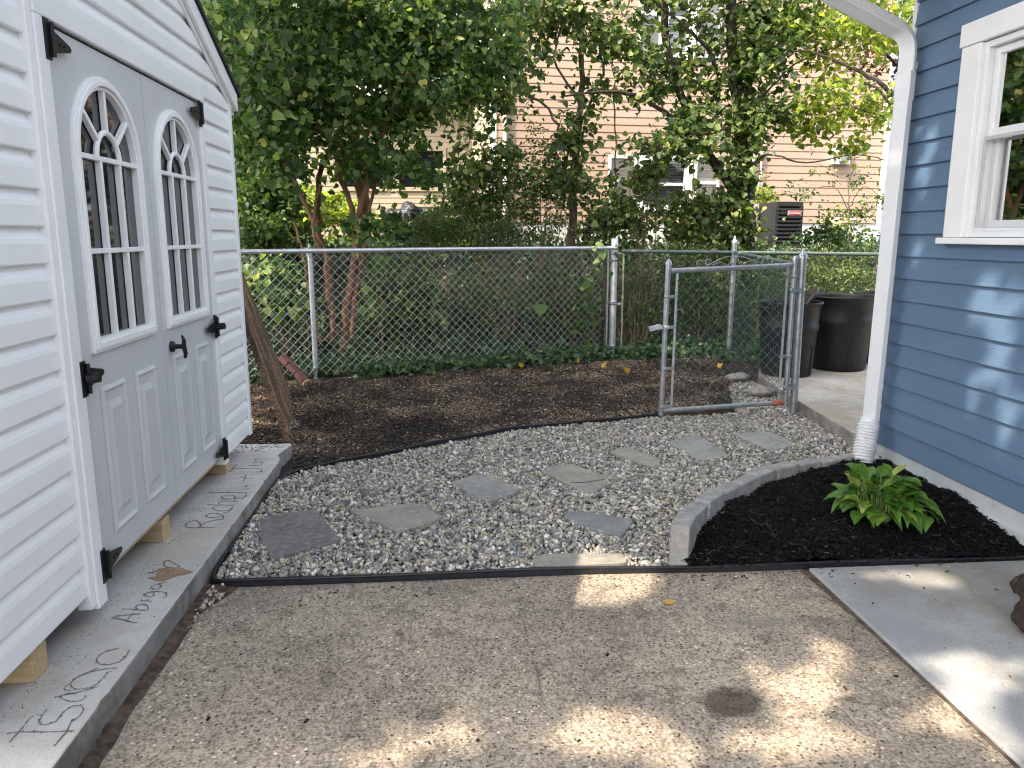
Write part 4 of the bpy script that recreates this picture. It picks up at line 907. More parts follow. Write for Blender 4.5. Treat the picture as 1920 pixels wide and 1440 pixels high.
for z_ in (1.02, .245):
    m = MB(); band(m, gp(LG, z_), .0205, gu, .032, ln=.03, th=.006); m.lathe((GP[0]+.025, GP[1]+.01, z_-.014), [(.0315, 0), (.038, 0), (.038, .03), (.0315, .03)], 16); m.bar(gp(LG, z_)-gn*.022-gu*.02, Vector((GP[0]+.03, GP[1]+.01, z_))-gn*.03, .02, .032); m.build('hinge', M['galv'], gate)
# curled wire ornament
def spiral(c, r0, a0, a1, gr=.35, n=22):
    out = []
    for i in range(n):
        f = i/(n-1); a = a0+(a1-a0)*f; r = r0*(1-gr*f); out.append(c+gu*(r*cos(a))+Vector((0, 0, r*sin(a))))
    return out
m = MB(); uc = .535; ztop = 1.298; top = lambda u: 1.18+.034*u/LG+.021
m.tube(spiral(gp(uc-.0, ztop+.005), .024, 0, 2*pi*.98, .05), .0035, 6)
for s_ in (-1, 1):
    m.tube([gp(uc+s_*.012, ztop-.01), gp(uc+s_*.03, 1.26), gp(uc+s_*.035, 1.235), gp(uc+s_*.06, top(uc)+.0)], .0035, 6)
    far = gp(uc+s_*.235, top(uc+s_*.235)+.004); m.tube([gp(uc+s_*.02, ztop-.015), gp(uc+s_*.05, ztop-.01), gp(uc+s_*.13, 1.262), far], .0035, 6)
    for du in (.21, .285): m.tube(spiral(gp(uc+s_*du, top(uc+s_*du)+.034-.008*(du > .25)), .027, -pi/2, -pi/2+s_*2*pi*.72, .25), .0032, 6)
    m.tube([gp(uc+s_*k, top(uc+s_*k)+.006+.022*sin(pi*(k-.07)/.11)) for k in np.linspace(.07, .18, 9)], .0032, 6)
m.build('scroll_ornament', M['galv'], gate)

# ================================================================ BINS
def bin_(x, y, rz, r, h, label):
    b = empty('rubbish_bin', (x, y, .12), label, 'bin', 'black rubbish bins on the walkway'); b.rotation_euler = (0, 0, rz)
    T_ = Matrix.Translation((x, y, .12)) @ Matrix.Rotation(rz, 4, 'Z')
    def fin(m, nm, mt=M['black_plastic'], bv=0):
        m.v = [tuple(T_ @ Vector(v)) for v in m.v]; o = m.build(nm, mt, b, bevel=bv); return o
    rb = r*.80; f = lambda z: rb+(r-.015-rb)*z/h; m = MB()
    prof = [(.0001, .004), (rb-.03, .004), (rb-.008, 0), (rb, .012), (f(h*.28), h*.28), (f(h*.60), h*.60), (f(h*.62)+.010, h*.625), (f(h*.70)+.010, h*.695), (f(h*.72), h*.72), (f(h*.94), h*.94), (r, h-.018), (r+.006, h-.010), (r+.004, h), (r-.012, h), (r-.020, h-.02), (rb-.01, .02), (.0001, .02)]
    m.lathe((0, 0, 0), prof, 56); fin(m, 'body')
    m = MB()   # arch-shaped grip recess low on the side: raised rim
    rim = []
    for a_, z_ in [(-.30, .02)]+[(-.30+.0*k, .06+.05*k) for k in range(5)]+[(.30*cos(t_), .27+.05*sin(t_)) for t_ in np.linspace(pi, 0, 9)][0:]+[(.30, .26-.05*k) for k in range(5)]+[(.30, .02)]:
        rr_ = f(z_)+.003; rim.append((rr_*sin(a_), -rr_*cos(a_), z_))
    m.tube(rim, .0055, 6); m.tube([((f(.08)+.004)*sin(a_), -(f(.08)+.004)*cos(a_), .08+.02*cos(a_*6)) for a_ in np.linspace(-.2, .2, 9)], .006, 6); fin(m, 'grip_recess')
    for s_ in (-1, 1):
        m = MB(); z_ = h-.075; R0 = f(z_)
        m.tube([(s_*(R0-.01), -.07, z_+.02), (s_*(R0+.045), -.065, z_+.02), (s_*(R0+.055), -.04, z_+.02), (s_*(R0+.055), .04, z_+.02), (s_*(R0+.045), .065, z_+.02), (s_*(R0-.01), .07, z_+.02)], .011, 8)
        m.prism([(s_*(R0-.012), -.06, z_+.03), (s_*(R0+.035), -.06, z_+.03), (s_*(R0-.012), -.06, z_-.07)], (0, .12, 0)); fin(m, 'handle', bv=.004)
    return b, T_
b1, T1 = bin_(3.268, 7.13, radians(20), .292, .705, 'black rubbish bin nearest the gate with a loose lid stuffed in it')
b2, T2 = bin_(3.93, 7.42, radians(-24), .335, .735, 'large open black rubbish bin in the middle with an arched grip at its foot')
b3, T3 = bin_(4.58, 7.75, radians(10), .30, .735, 'black rubbish bin mostly hidden behind the white downspout')
# lid dropped edgewise in the first bin
m = MB(); m.lathe((0, 0, 0), [(.0001, .03), (.10, .028), (.11, .018), (.20, .014), (.205, -.01), (.215, -.012), (.213, .018), (.11, .03)], 28)
T_ = Matrix.Translation((3.36, 7.08, .79)) @ Matrix.Rotation(radians(-52), 4, Vector((.3, 1, 0))) ; m.v = [tuple(T_ @ Vector(v)) for v in m.v]
o = m.build('bin_lid', M['black_plastic']); tag(o, 'black bin lid standing tilted in the mouth of the bin by the gate', 'lid')
# stones by the walk
for (px, py, s_, lb) in ((1425, 735, .085, 'lumpy brown stone lying on soil behind the open gate'), (1385, 708, .075, 'flat grey stone at the edge of the soil behind the gate')):
    p = atz(px, py, .07); V, F = ICO2; V, F = subdiv(V, F); V = np.array(V); V = V*(1+.12*np.sin(V[:, :1]*5+s_*90)+.08*np.cos(V[:, 1:2]*7+V[:, 2:3]*5))*np.array([1.7, .9, .55])*s_+np.array([p.x, p.y, .075])
    o = mesh_np('rock', V, np.array(F), M['flag_tan'] if s_ > .08 else M['flag_grey'], smooth=True); tag(o, lb, 'rock', 'rocks behind the gate')
# gravel patch spilling behind the gate is part of the path gravel polygon

# ================================================================ LEANING BOARD and painted plank
A_, B_, C__, D_ = Vector((-1.085, 5.16, .095)), Vector((-1.385, 5.20, 1.07)), Vector((-1.80, 7.0, 1.15)), Vector((-1.44, 6.98, .07))
nb = (B_-A_).cross(D_-A_).normalized(); 
if nb.x > 0: nb = -nb
m = MB(); 
def quadgrid(m, A, B, C, D, n, k, off):
    vs = [[A.lerp(D, i/n).lerp(B.lerp(C, i/n), j/k)+off for i in range(n+1)] for j in range(k+1)]
    return vs
rr = random.Random(4); base = len(m.v); n_, k_ = 26, 14; fr_ = quadgrid(m, A_, B_, C__, D_, n_, k_, Vector()); bk = quadgrid(m, A_, B_, C__, D_, n_, k_, nb*.032)
for j in range(k_+1):
    for i in range(n_+1):
        e = (i in (0, n_))*.010+(j in (0, k_))*.010; d_ = Vector((rr.uniform(-1, 1)*e*.4, rr.uniform(-1, 1)*e, rr.uniform(-1, 1)*e))+nb*rr.uniform(-.002, .002); fr_[j][i] += d_; bk[j][i] += d_
vs = [v for r_ in fr_ for v in r_]+[v for r_ in bk for v in r_]; W_ = n_+1; O2 = W_*(k_+1); fs = []
for j in range(k_):
    for i in range(n_): a = j*W_+i; fs += [(a, a+1, a+1+W_, a+W_), (O2+a, O2+a+W_, O2+a+1+W_, O2+a+1)]
for j in range(k_):
    for c_ in (0, n_): a = j*W_+c_; fs.append((a, a+W_, O2+a+W_, O2+a))
for i in range(n_):
    for c_ in (0, k_): a = c_*W_+i; fs.append((a, a+1, O2+a+1, O2+a))
m.add(vs, fs); o = m.build('leaning_board', M['osb']); tag(o, 'weathered brown particle board sheet leaning behind the shed corner', 'board')
m = MB(); pa = aty(528, 668, 7.22); pb = aty(572, 712, 7.12); pb.z = .12
for i in range(3):
    a = pa.lerp(pb, i/3+.006); b = pa.lerp(pb, (i+1)/3-.006); m.bar(a, b, .085, .055)
o = m.build('painted_plank', M['brick_red'], bevel=.008, seg=2); tag(o, 'faded maroon plank end leaning on the foot of the fence', 'plank')
q = MB(); q.bar(pb, pb.lerp(pa, -.06), .07, .045); q.build('raw_end', M['wood'], o)
# ================================================================ planter
pc = (2.212, 2.385, .02)
pt = empty('planter', pc, 'dark brown ornate cast urn cut off by the right picture edge', 'planter')
m = MB(); prof = [(.0001, 0), (.125, 0), (.15, .01), (.168, .028), (.170, .05), (.16, .07), (.150, .08), (.148, .12), (.158, .13), (.170, .15), (.168, .175), (.15, .19), (.128, .20), (.124, .26), (.122, .36), (.13, .40), (.145, .42), (.145, .44), (.125, .445), (.11, .41), (.0001, .39)]
m.lathe(pc, prof, 48)
for v_i in range(len(m.v)):
    x, y, z = m.v[v_i]; a = atan2(y-pc[1], x-pc[0]); r = sqrt((x-pc[0])**2+(y-pc[1])**2); k = 1+.035*cos(a*12)*(.02 < z-pc[2] < .25); m.v[v_i] = (pc[0]+(x-pc[0])*k, pc[1]+(y-pc[1])*k, z)
m.build('urn', M['cast'], pt)
for a in np.arange(0, 2*pi, pi/4):
    m = MB()
    c_ = Vector((pc[0]+.165*cos(a), pc[1]+.165*sin(a), pc[2]+.15)); m.tube([c_+Vector((0, 0, -.03)), c_+Vector((cos(a)*.012, sin(a)*.012, 0)), c_+Vector((0, 0, .03))], [.010, .016, .010], 8)
    m.build('rosette', M['cast'], pt)

# ================================================================ NEIGHBOUR HOUSES
pk = empty('pink_house', (4.5, 13.9, 1.2), 'salmon pink vinyl-sided neighbour house behind the trees', 'house')
PU = Vector((cos(radians(5)), sin(radians(5)), 0)); PN = Vector((sin(radians(5)), -cos(radians(5)), 0)); PO = Vector((.86, 13.6, 0)); PL = 7.28
def pp(u, z, o=0): return PO+PU*u+PN*o+Vector((0, 0, z))
def pbox(m, u0, u1, z0, z1, o0, o1):
    vs = [pp(u, z, o) for z in (z0, z1) for (u, o) in ((u0, o0), (u1, o0), (u1, o1), (u0, o1))]; m.add(vs, [(0, 1, 2, 3), (4, 5, 6, 7), (0, 1, 5, 4), (1, 2, 6, 5), (2, 3, 7, 6), (3, 0, 4, 7)])
lap_wall('siding', M['pink'], pk, PO, PU, PN, 1.66, 7.4, .128, lambda z: (0, PL), DLAP, holes=[(2.55, 3.52, 1.86, 2.80), (2.92, 3.46, 4.45, 5.75)])
m = MB(); pbox(m, 0.03, PL-.03, 1.0, 7.4, -6, -.16); m.build('core', M['dark_gap'], pk)
m = MB(); pbox(m, 0, PL, .8, 1.655, -.15, -.004); m.build('foundation', M['block_white'], pk)
lap_wall('end_siding', M['cream'], pk, pp(0, 0), -PN, -PU, 1.66, 7.4, .128, lambda z: (0, 6), DLAP)
m = MB(); pbox(m, -.10, -.0, 1.3, 7.4, -.05, .025); m.mark(); pbox(m, PL, PL+.10, 1.0, 7.4, -.05, .025); m.build_each('corner_board', M['trim'], pk)
m = MB(); pbox(m, -.5, PL+.5, 7.4, 7.6, -6.4, .5); m.build('eave', M['trim'], pk); m = MB(); m.prism([pp(-.5, 7.6, .5), pp(-.5, 7.6, -6.4), pp(-.5, 9.6, -3)], PU*(PL+1)); m.build('roof', M['roof_black'], pk)
def pwin(u0, u1, z0, z1, shut=None):
    w_ = empty('window', pp((u0+u1)/2, z0), None, None); w_.parent = pk; w_.matrix_parent_inverse = parent_world(pk).inverted()
    m = MB(); pbox(m, u0-.09, u0, z0-.09, z1+.12, -.10, .035); pbox(m, u1, u1+.09, z0-.09, z1+.12, -.10, .035); pbox(m, u0, u1, z1, z1+.12, -.10, .034); pbox(m, u0, u1, z0-.09, z0, -.10, .034); m.build('frame', M['trim'], w_)
    zm = (z0+z1)/2; m = MB()
    for a, b, o in ((z0, zm+.02, -.06), (zm-.02, z1, -.03)):
        pbox(m, u0, u0+.045, a, b, o-.03, o); pbox(m, u1-.045, u1, a, b, o-.03, o); pbox(m, u0+.045, u1-.045, a, a+.045, o-.03, o-.001); pbox(m, u0+.045, u1-.045, b-.045, b, o-.03, o-.001)
    m.build('sash', M['white_plastic'], w_)
    m = MB(); m.add([pp(u0+.04, z0+.04, -.076), pp(u1-.04, z0+.04, -.076), pp(u1-.04, zm, -.076), pp(u0+.04, zm, -.076)], [(0, 1, 2, 3)]); m.add([pp(u0+.04, zm, -.045), pp(u1-.04, zm, -.045), pp(u1-.04, z1-.04, -.045), pp(u0+.04, z1-.04, -.045)], [(0, 1, 2, 3)]); m.build('pane', M['glass'], w_)
    m = MB(); z = z0+.03
    while z < z1: pbox(m, u0+.02, u1-.02, z, z+.036, -.125, -.12); z += .045
    m.build('blind', M['blind'], w_)
    if shut:
        for a, b in shut:
            m = MB(); pbox(m, a, a+.05, z0-.05, z1+.08, .014, .045); pbox(m, b-.05, b, z0-.05, z1+.08, .014, .045)
            for zz_ in (z0-.05, (z0+z1)/2, z1+.02): pbox(m, a+.05, b-.05, zz_, zz_+.06, .014, .044)
            z = z0+.02
            while z < z1: m.add([pp(a+.05, z, .018), pp(b-.05, z, .018), pp(b-.05, z+.03, .04), pp(a+.05, z+.03, .04)], [(0, 1, 2, 3)]); z += .038
            m.build('shutter', M['shutter'], w_)
pwin(2.62, 3.45, 1.93, 2.74, [(1.98, 2.50), (3.57, 4.05)]); pwin(2.98, 3.40, 4.52, 5.7, [(2.45, 2.87), (3.52, 3.95)])
m = MB(); m.tube([pp(.14, 7.2, .06), pp(.14, 1.35, .06), pp(.16, 1.25, .16)], .035, 8); m.mark().tube([pp(PL-.02, 7.2, .06), pp(PL-.02, 1.3, .06)], .04, 8); m.build_each('downspout', M['gutter'], pk)
m = MB()
a = aty(1650, 540, 13.7)
for u0, z0, hh in ((4.28, 3.02, .62), (4.67, 2.95, .8)):
    m.mark().tube([pp(u0-.14, z0+.02, .04), pp(u0-.12, z0+.04, .09), pp(u0-.02, z0+.04, .09), pp(u0, z0, .08), pp(u0, z0-hh, .05)], .022, 8)
m.mark().tube([pp(4.8, 3.1, .05), pp(4.86, 2.3, .06), pp(4.72, 1.95, .2)], .012, 6); m.mark().tube([pp(4.9, 3.4, .05), pp(4.82, 2.6, .06), pp(4.70, 1.95, .2)], .010, 6)
m.mark(); pbox(m, 6.35, 6.42, 1.3, 1.75, .02, .09); m.mark().tube([pp(6.75, 1.1, .12), pp(6.75, 1.72, .12), pp(6.66, 1.74, .12), pp(6.62, 1.66, .12)], .035, 8); m.build_each('vent_pipe', M['white_plastic'], pk)
m = MB(); pbox(m, 6.30, 6.46, 1.55, 1.72, .02, .12); m.build('outlet_box', simple('yellowed_box', (.62,.55,.28), .6, .05), pk)
m = MB(); pbox(m, 6.22, 6.55, 2.72, 3.0, .01, .10); m.build('vent_hood', M['trim'], pk); m = MB(); pbox(m, 6.30, 6.50, 2.74, 2.97, .101, .16); m.build('meter', M['galv'], pk, bevel=.03)
# air conditioner
ac = empty('air_conditioner', (5.3, 12.7, 1.2), 'dark louvred air conditioning unit with red badge beside the pink house', 'air conditioner')
ca, sa = cos(radians(38)), sin(radians(38)); AU = Vector((ca, -sa*.35, 0)).normalized(); AV = Vector((-AU.y, AU.x, 0)); AO = Vector((5.32, 12.75, 0))
c0 = aty(1452, 458, 12.4); c0.z = 0; e1 = Vector((.43, -.01, 0)); e2 = Vector((-.03, .62, 0))
def acb(m, z0, z1, g=0):
    q = [c0-e1*g-e2*g, c0+e1*(1+g)-e2*g, c0+e1*(1+g)+e2*(1+g), c0-e1*g+e2*(1+g)]
    vs = [p+Vector((0, 0, z)) for z in (z0, z1) for p in q]; m.add(vs, [(0, 1, 2, 3), (4, 5, 6, 7), (0, 1, 5, 4), (1, 2, 6, 5), (2, 3, 7, 6), (3, 0, 4, 7)])
m = MB(); acb(m, 1.30, 1.90, -.03); m.build('coil', M['dark_gap'], ac)
m = MB(); acb(m, 1.24, 1.32, .0); acb(m, 1.905, 1.97, .01)
for f1, f2 in ((0, 0), (1, 0), (1, 1), (0, 1)):
    p = c0+e1*f1+e2*f2; cc = (c0+e1*.5+e2*.5-p).normalized()*.02; m.bar(p+cc+Vector((0, 0, 1.32)), p+cc+Vector((0, 0, 1.905)), .05, .05)
m.add([c0+Vector((0, 0, 1.32))-Vector((.004, 0, 0)), c0+e2+Vector((0, 0, 1.32))-Vector((.004, 0, 0)), c0+e2+Vector((0, 0, 1.905))-Vector((.004, 0, 0)), c0+Vector((0, 0, 1.905))-Vector((.004, 0, 0))], [(0, 1, 2, 3)])
m.build('cabinet', M['ac_dark'], ac)
m = MB()
for k in range(9):
    z = 1.345+k*.064; m.bar(c0+e1*.03+Vector((0, -.015, z)), c0+e1*.97+Vector((0, -.015, z)), .012, .030)
m.build('louvre', M['ac_dark'], ac)
m = MB(); bz = 1.765; bx = c0.x+.19; m.box((bx, 12.370, bz), (bx+.22, 12.378, bz+.06)); bd = m.build('badge', simple('red_badge', (.45,.02,.02), .4, .02), ac)
m = MB(); m.box((bx-.008, 12.373, bz-.006), (bx+.228, 12.380, bz+.066)); m.build('badge_rim', M['white_plastic'], ac)
tc = bpy.data.curves.new('badge_lettering', 'FONT'); tc.body = 'Goodman'; tc.size = .052; tc.align_x = 'CENTER'; tc.align_y = 'CENTER'; tc.extrude = .001
to = bpy.data.objects.new('badge_lettering', tc); COL.objects.link(to); to.data.materials.append(M['white_plastic']); to.rotation_euler = (pi/2, 0, 0); to.location = (bx+.11, 12.3685, bz+.03)
bpy.context.view_layer.update()
tm = bpy.data.meshes.new_from_object(to.evaluated_get(bpy.context.evaluated_depsgraph_get())); tl = link('badge_lettering', tm, bd); tl.location = to.location; tl.rotation_euler = (pi/2, 0, 0)
if not tm.materials: tm.materials.append(M['white_plastic'])
bpy.data.objects.remove(to); tl.name = 'badge_lettering'
m = MB(); m.prism([Vector((c0.x-.1, 12.28, 1.14)), Vector((c0.x+.55, 12.28, 1.14)), Vector((c0.x+.52, 13.1, 1.14)), Vector((c0.x-.12, 13.1, 1.14))], (0, 0, .09)); m.build('pad', M['conc_walk'], ac)

cr = empty('cream_house', (-1.5, 17.5, 1.2), 'cream clapboard neighbour house far behind the left trees', 'house')
lap_wall('siding', M['cream'], cr, (0, 17.0, 0), (1, 0, 0), (0, -1, 0), 1.3, 4.2, .115, lambda z: (-2.9, 3.5), DLAP, holes=[(-2.25, -1.25, 2.42, 3.2), (-1.08, .02, 2.42, 3.2)])
m = MB(); m.box((-2.9, 17.15, 1.0), (3.5, 22, 4.2)); m.build('core', M['dark_gap'], cr); m = MB(); m.box((-2.95, 16.96, .9), (3.5, 17.14, 1.29)); m.build('foundation', M['block_white'], cr)
m = MB(); m.box((-3.3, 16.5, 4.2), (3.6, 22, 4.38)); m.build('eave', M['trim'], cr); m = MB(); m.prism([(-3.3, 16.5, 4.38), (-3.3, 22, 4.38), (-3.3, 19.2, 6.0)], (6.9, 0, 0)); m.build('roof', simple('grey_shingle', (.12,.11,.11), .9, .3, 30), cr)
for u0, u1 in ((-2.18, -1.32), (-1.0, -.06)):
    m = MB(); frame(m, 0, 0, 0, 0, 0, 0, 0) if False else None
    for a, b, c, d in ((u0-.07, u0, 2.36, 3.26), (u1, u1+.07, 2.36, 3.26), (u0, u1, 3.19, 3.26), (u0, u1, 2.36, 2.43), (u0, u1, 2.79, 2.83)): m.box((a, 16.95, c), (b, 17.1, d))
    wf = m.build('window', M['cream'], cr); m = MB(); m.add([(u0, 17.07, 2.43), (u1, 17.07, 2.43), (u1, 17.07, 3.19), (u0, 17.07, 3.19)], [(0, 1, 2, 3)]); m.build('pane', M['glass_dark'], wf)
# distant white garage at the far left
gr_ = empty('white_garage', (-6.6, 20, 1.2), 'pale building glimpsed at far left beside the shed corner', 'building')
m = MB(); m.box((-9, 20, 1.0), (-4.9, 24, 3.6)); m.build('wall', M['block_white'], gr_, bevel=.02); m = MB(); m.prism([(-9.2, 19.7, 3.6), (-4.7, 19.7, 3.6), (-6.9, 19.7, 4.7)], (0, 4.6, 0)); m.build('roof', M['roof_black'], gr_)
m = MB(); m.box((-7.2, 19.96, 1.3), (-5.3, 20.02, 3.2)); m.build('door', M['trim'], gr_)
# black plastic sack on the bank by the cream house
V, F = ICO2; V, F = subdiv(V, F); V, F = subdiv(V, F); V = np.array(V); g = np.random.default_rng(3)
f_ = 1+.10*np.sin(V[:, 0]*9+3*V[:, 2])+.09*np.sin(V[:, 1]*11+V[:, 2]*8)+.07*np.sin(V[:, 2]*15+V[:, 0]*6); V = V*f_[:, None]*np.array([.52, .4, .36])+np.array([-.55, 12.9, 1.55])
t = NT('glossy_black_plastic'); t.col((.008, .008, .009)); t.set(Roughness=.22); t.bump(t.noise(t.co(), 14, 5, .6), .9, .03)
o = mesh_np('plastic_sack', V, np.array(F), t.m, smooth=True); tag(o, 'crumpled glossy black plastic sack heaped before the cream house', 'sack')
#PART5
# ================================================================ VEGETATION
LEAF_V = np.array([(0, .04, 0), (-.30, .0, .05), (-.48, .30, .12), (-.27, .70, .05), (0, 1.0, -.12), (.27, .70, .05), (.48, .30, .12), (.30, .0, .05), (0, .45, -.03)])
LEAF_F = [(0, 8, 2, 1), (8, 4, 3, 2), (0, 7, 6, 8), (8, 6, 5, 4)]
LEAF_NAR = LEAF_V*np.array([.55, 1, 1])
def leaves(name, C, size, mat, parent=None, seed=1, up=.55, face=(0, -.35, 0), droop=.5, shape=LEAF_V):
    C = np.asarray(C, float); n = len(C); g = np.random.default_rng(seed); size = np.broadcast_to(np.asarray(size, float), (n,))
    N = g.normal(0, .62, (n, 3))+np.array([face[0], face[1], up]); N /= np.linalg.norm(N, axis=1)[:, None]
    T = g.normal(0, 1, (n, 3))+np.array([0, 0, -droop]); T -= N*(T*N).sum(1)[:, None]; T /= np.linalg.norm(T, axis=1)[:, None]+1e-9
    B = np.cross(T, N); L = shape.copy(); k = len(L)
    V = np.repeat(L[None], n, 0); V[:, :, 2] *= g.uniform(.2, 2.0, (n, 1)); V[:, :, 0] *= g.uniform(.8, 1.1, (n, 1))
    P = C[:, None]+(V[:, :, 0:1]*B[:, None]+V[:, :, 1:2]*T[:, None]+V[:, :, 2:3]*N[:, None])*size[:, None, None]
    F = (np.array(LEAF_F)[None]+(np.arange(n)*k)[:, None, None]).reshape(-1, 4)
    return mesh_np(name, P.reshape(-1, 3), F, mat, parent)
def clumps(blobs_, seed, per=16, spread=.13, flat=.7):
    """blobs_: (centre, (rx,ry,rz), n) -> clump centres and leaf positions"""
    g = np.random.default_rng(seed); CC = []
    for c, r, n in blobs_:
        q = g.normal(0, 1, (n, 3)); q /= np.linalg.norm(q, axis=1)[:, None]; q *= (g.uniform(0, 1, (n, 1))**.42)
        q *= (1+.25*np.sin(q[:, :1]*7+seed)*np.cos(q[:, 2:3]*6+c[0]*3)); CC.append(np.array(c)+q*np.array(r))
    CC = np.concatenate(CC); n = len(CC); k = g.poisson(per, n)+2; idx = np.repeat(np.arange(n), k)
    D = np.repeat(g.normal(0, 1, (n, 3))*np.array([1, 1, .3]), k, 0); D /= np.linalg.norm(D, axis=1)[:, None]
    sp = np.repeat(g.uniform(.6, 1.5, n), k)[:, None]*spread
    P = CC[idx]+D*g.uniform(-1.6, 1.6, (len(idx), 1))*sp+g.normal(0, 1, (len(idx), 3))*np.array([.6, .6, .6*flat])*sp
    return CC, P
def limb(m, pts, r0, r1, n=9, wob=.012, seed=1):
    pts = [Vector(p) for p in pts]; Q = []; rr = random.Random(seed)
    for i in range(len(pts)-1):
        p0 = pts[max(i-1, 0)]; p1 = pts[i]; p2 = pts[i+1]; p3 = pts[min(i+2, len(pts)-1)]
        for k in range(5):
            t_ = k/5; Q.append(.5*((2*p1)+(p2-p0)*t_+(2*p0-5*p1+4*p2-p3)*t_*t_+(3*p1-p0-3*p2+p3)*t_**3)+Vector((rr.gauss(0, wob), rr.gauss(0, wob), 0)))
    Q.append(pts[-1]); R = [(r0+(r1-r0)*i/(len(Q)-1))*(1+rr.uniform(-.07, .09)) for i in range(len(Q))]
    m.tube(Q, R, n); return Q
def twigs(name, nodes, CC, mat, parent, seed=1, frac=.7, r=.005, side=3):
    g = np.random.default_rng(seed); nodes = np.array([tuple(v) for v in nodes]); CC = CC[g.uniform(0, 1, len(CC)) < frac]; P0 = []; P1 = []; R = []
    grown = nodes.copy()
    order = np.argsort(np.min(np.linalg.norm(CC[:, None]-nodes[None], axis=2), 1))
    for i in order:
        c = CC[i]; d = np.linalg.norm(grown-c+np.array([0, 0, .25])*0, axis=1); j = int(np.argmin(d)); a = grown[j]; L = d[j]; k = max(2, int(L/.16)); bend = g.normal(0, .10, 3)*L+np.array([0, 0, .08*L]); prev = a
        for q in range(1, k+1):
            f = q/k; p = a+(c-a)*f+bend*sin(pi*f)+g.normal(0, .012, 3)*(q < k); P0.append(prev); P1.append(p); R.append(r*(1.25-.75*f)*(1+min(1.5, L))); prev = p; grown = np.vstack([grown, p[None]]) if q % 2 == 0 or q == k else grown
    return seg_mesh(name, np.array(P0), np.array(P1), np.array(R), mat, parent)
def tree(name, base, label, cat, limbs, blobs_, leafm, barkm, size, per=16, spread=.13, seed=1, group=None, up=.55, face=(0, -.35, 0), twf=.7, reject=None, droop=.5, shape=LEAF_V, twr=.005):
    root = empty(name, base, label, cat, group); m = MB(); nodes = []
    for i, (pts, r0, r1) in enumerate(limbs): nodes += limb(m, pts, r0, r1, seed=seed*31+i, n=10 if r0 > .03 else 6)
    m.build('trunk', barkm, root)
    CC, P = clumps(blobs_, seed, per, spread)
    if reject is not None: P = P[reject(P)]
    if twf > 0: tag(twigs('branches', nodes, CC, barkm, root, seed, twf, twr), kind='stuff')
    g = np.random.default_rng(seed+5); leaves('crown', P, np.clip(g.normal(size, size*.25, len(P)), size*.45, size*1.7), leafm, root, seed, up, face, droop, shape)
    return root
Y_ = lambda px, py, y: tuple(aty(px, py, y))
Bl = lambda px, py, y, rx, ry, rz, n: (Y_(px, py, y), (rx, ry, rz), n)
# sun patches: no leaf may stand on these rays
RAYS = []
def sunray(p, r): RAYS.append((np.array(p), r))
for x_, y_ in ((.50, 2.90), (.60, 2.90), (.70, 2.88), (.50, 3.03), (.60, 3.02), (.71, 3.0), (.46, 3.20), (.58, 3.22), (.70, 3.20), (.47, 2.86), (.66, 2.83), (.52, 3.14), (.62, 3.14), (.73, 3.12)): sunray((x_, y_, 0), .055)
for px, py, r in ((1480, 1265, .07), (1540, 1250, .06), (1440, 1285, .04), (1500, 1300, .05), (1505, 1350, .05), (1560, 1385, .06), (1500, 1400, .05), (1430, 1400, .05), (810, 1398, .07), (870, 1405, .05), (760, 1400, .05), (1050, 1370, .05), (1180, 1405, .06), (1120, 1395, .04), (640, 1415, .05), (1330, 1420, .06), (1600, 1410, .06), (1080, 1330, .03), (1700, 1095, .05), (1640, 1090, .04), (1740, 1260, .06), (1790, 1300, .10), (1840, 1310, .09), (1850, 1270, .08), (1760, 1340, .06), (1860, 1410, .08), (1900, 1240, .06), (1760, 1100, .05)): sunray(tuple(atz(px, py, 0)), r*.8)
for px, py, r in ((1880, 330, .05), (1765, 180, .04), (1870, 560, .05), (1900, 600, .07), (1850, 640, .07), (1830, 700, .06), (1880, 690, .06), (1900, 780, .06), (1760, 250, .05), (1745, 340, .03), (1830, 580, .05), (1720, 480, .03), (1800, 790, .04), (1690, 350, .03), (1865, 860, .04)): sunray(tuple(atx(px, py, HX)), r*.7)
def lit(P):
    k = np.ones(len(P), bool); d = -np.array(SUND)
    for c, r in RAYS:
        v = P+np.array([0, 0, -.05])-c; t_ = v@d; k &= ~((np.linalg.norm(v-t_[:, None]*d, axis=1) < r+.085) & (t_ > 0))
    q = P+d*((2.6-P[:, 2:3])/d[2]); k &= ~((q[:, 1] > 7.3) & (q[:, 0] > -3.5) & (vnoise(q[:, 0], q[:, 1], 1.6, 11) > .50))
    return k
# big shade tree left of and above the shed (outside the picture; it throws the dappled shade)
tree('shade_tree', (-6.2, 2.2, 0), 'tall shade tree standing beyond the left edge of the picture', 'tree',
     [([(-6.2, 2.2, -.1), (-6.1, 2.3, 2.5), (-5.6, 2.5, 4.6), (-4.2, 3.0, 6.2), (-2.5, 3.4, 6.8)], .24, .05), ([(-6.1, 2.3, 2.5), (-6.6, 1.2, 4.6), (-5.5, -.5, 6.2), (-4, -1.5, 6.8)], .16, .04), ([(-5.9, 2.4, 3.6), (-6, 4.2, 5.2), (-5, 6, 6.5)], .14, .04)],
     [((-2.9, 2.2, 6.9), (3.9, 5.2, .7), 1900), ((-4.0, 5.8, 7.0), (3.6, 2.8, .7), 500), ((-4.0, -2.2, 6.7), (4.2, 2.8, .7), 760)], M['leaf_dark'], M['bark_grey'], .15, per=15, spread=.24, seed=90, twf=.0, reject=lit, up=1.6, face=(0, 0, 0))

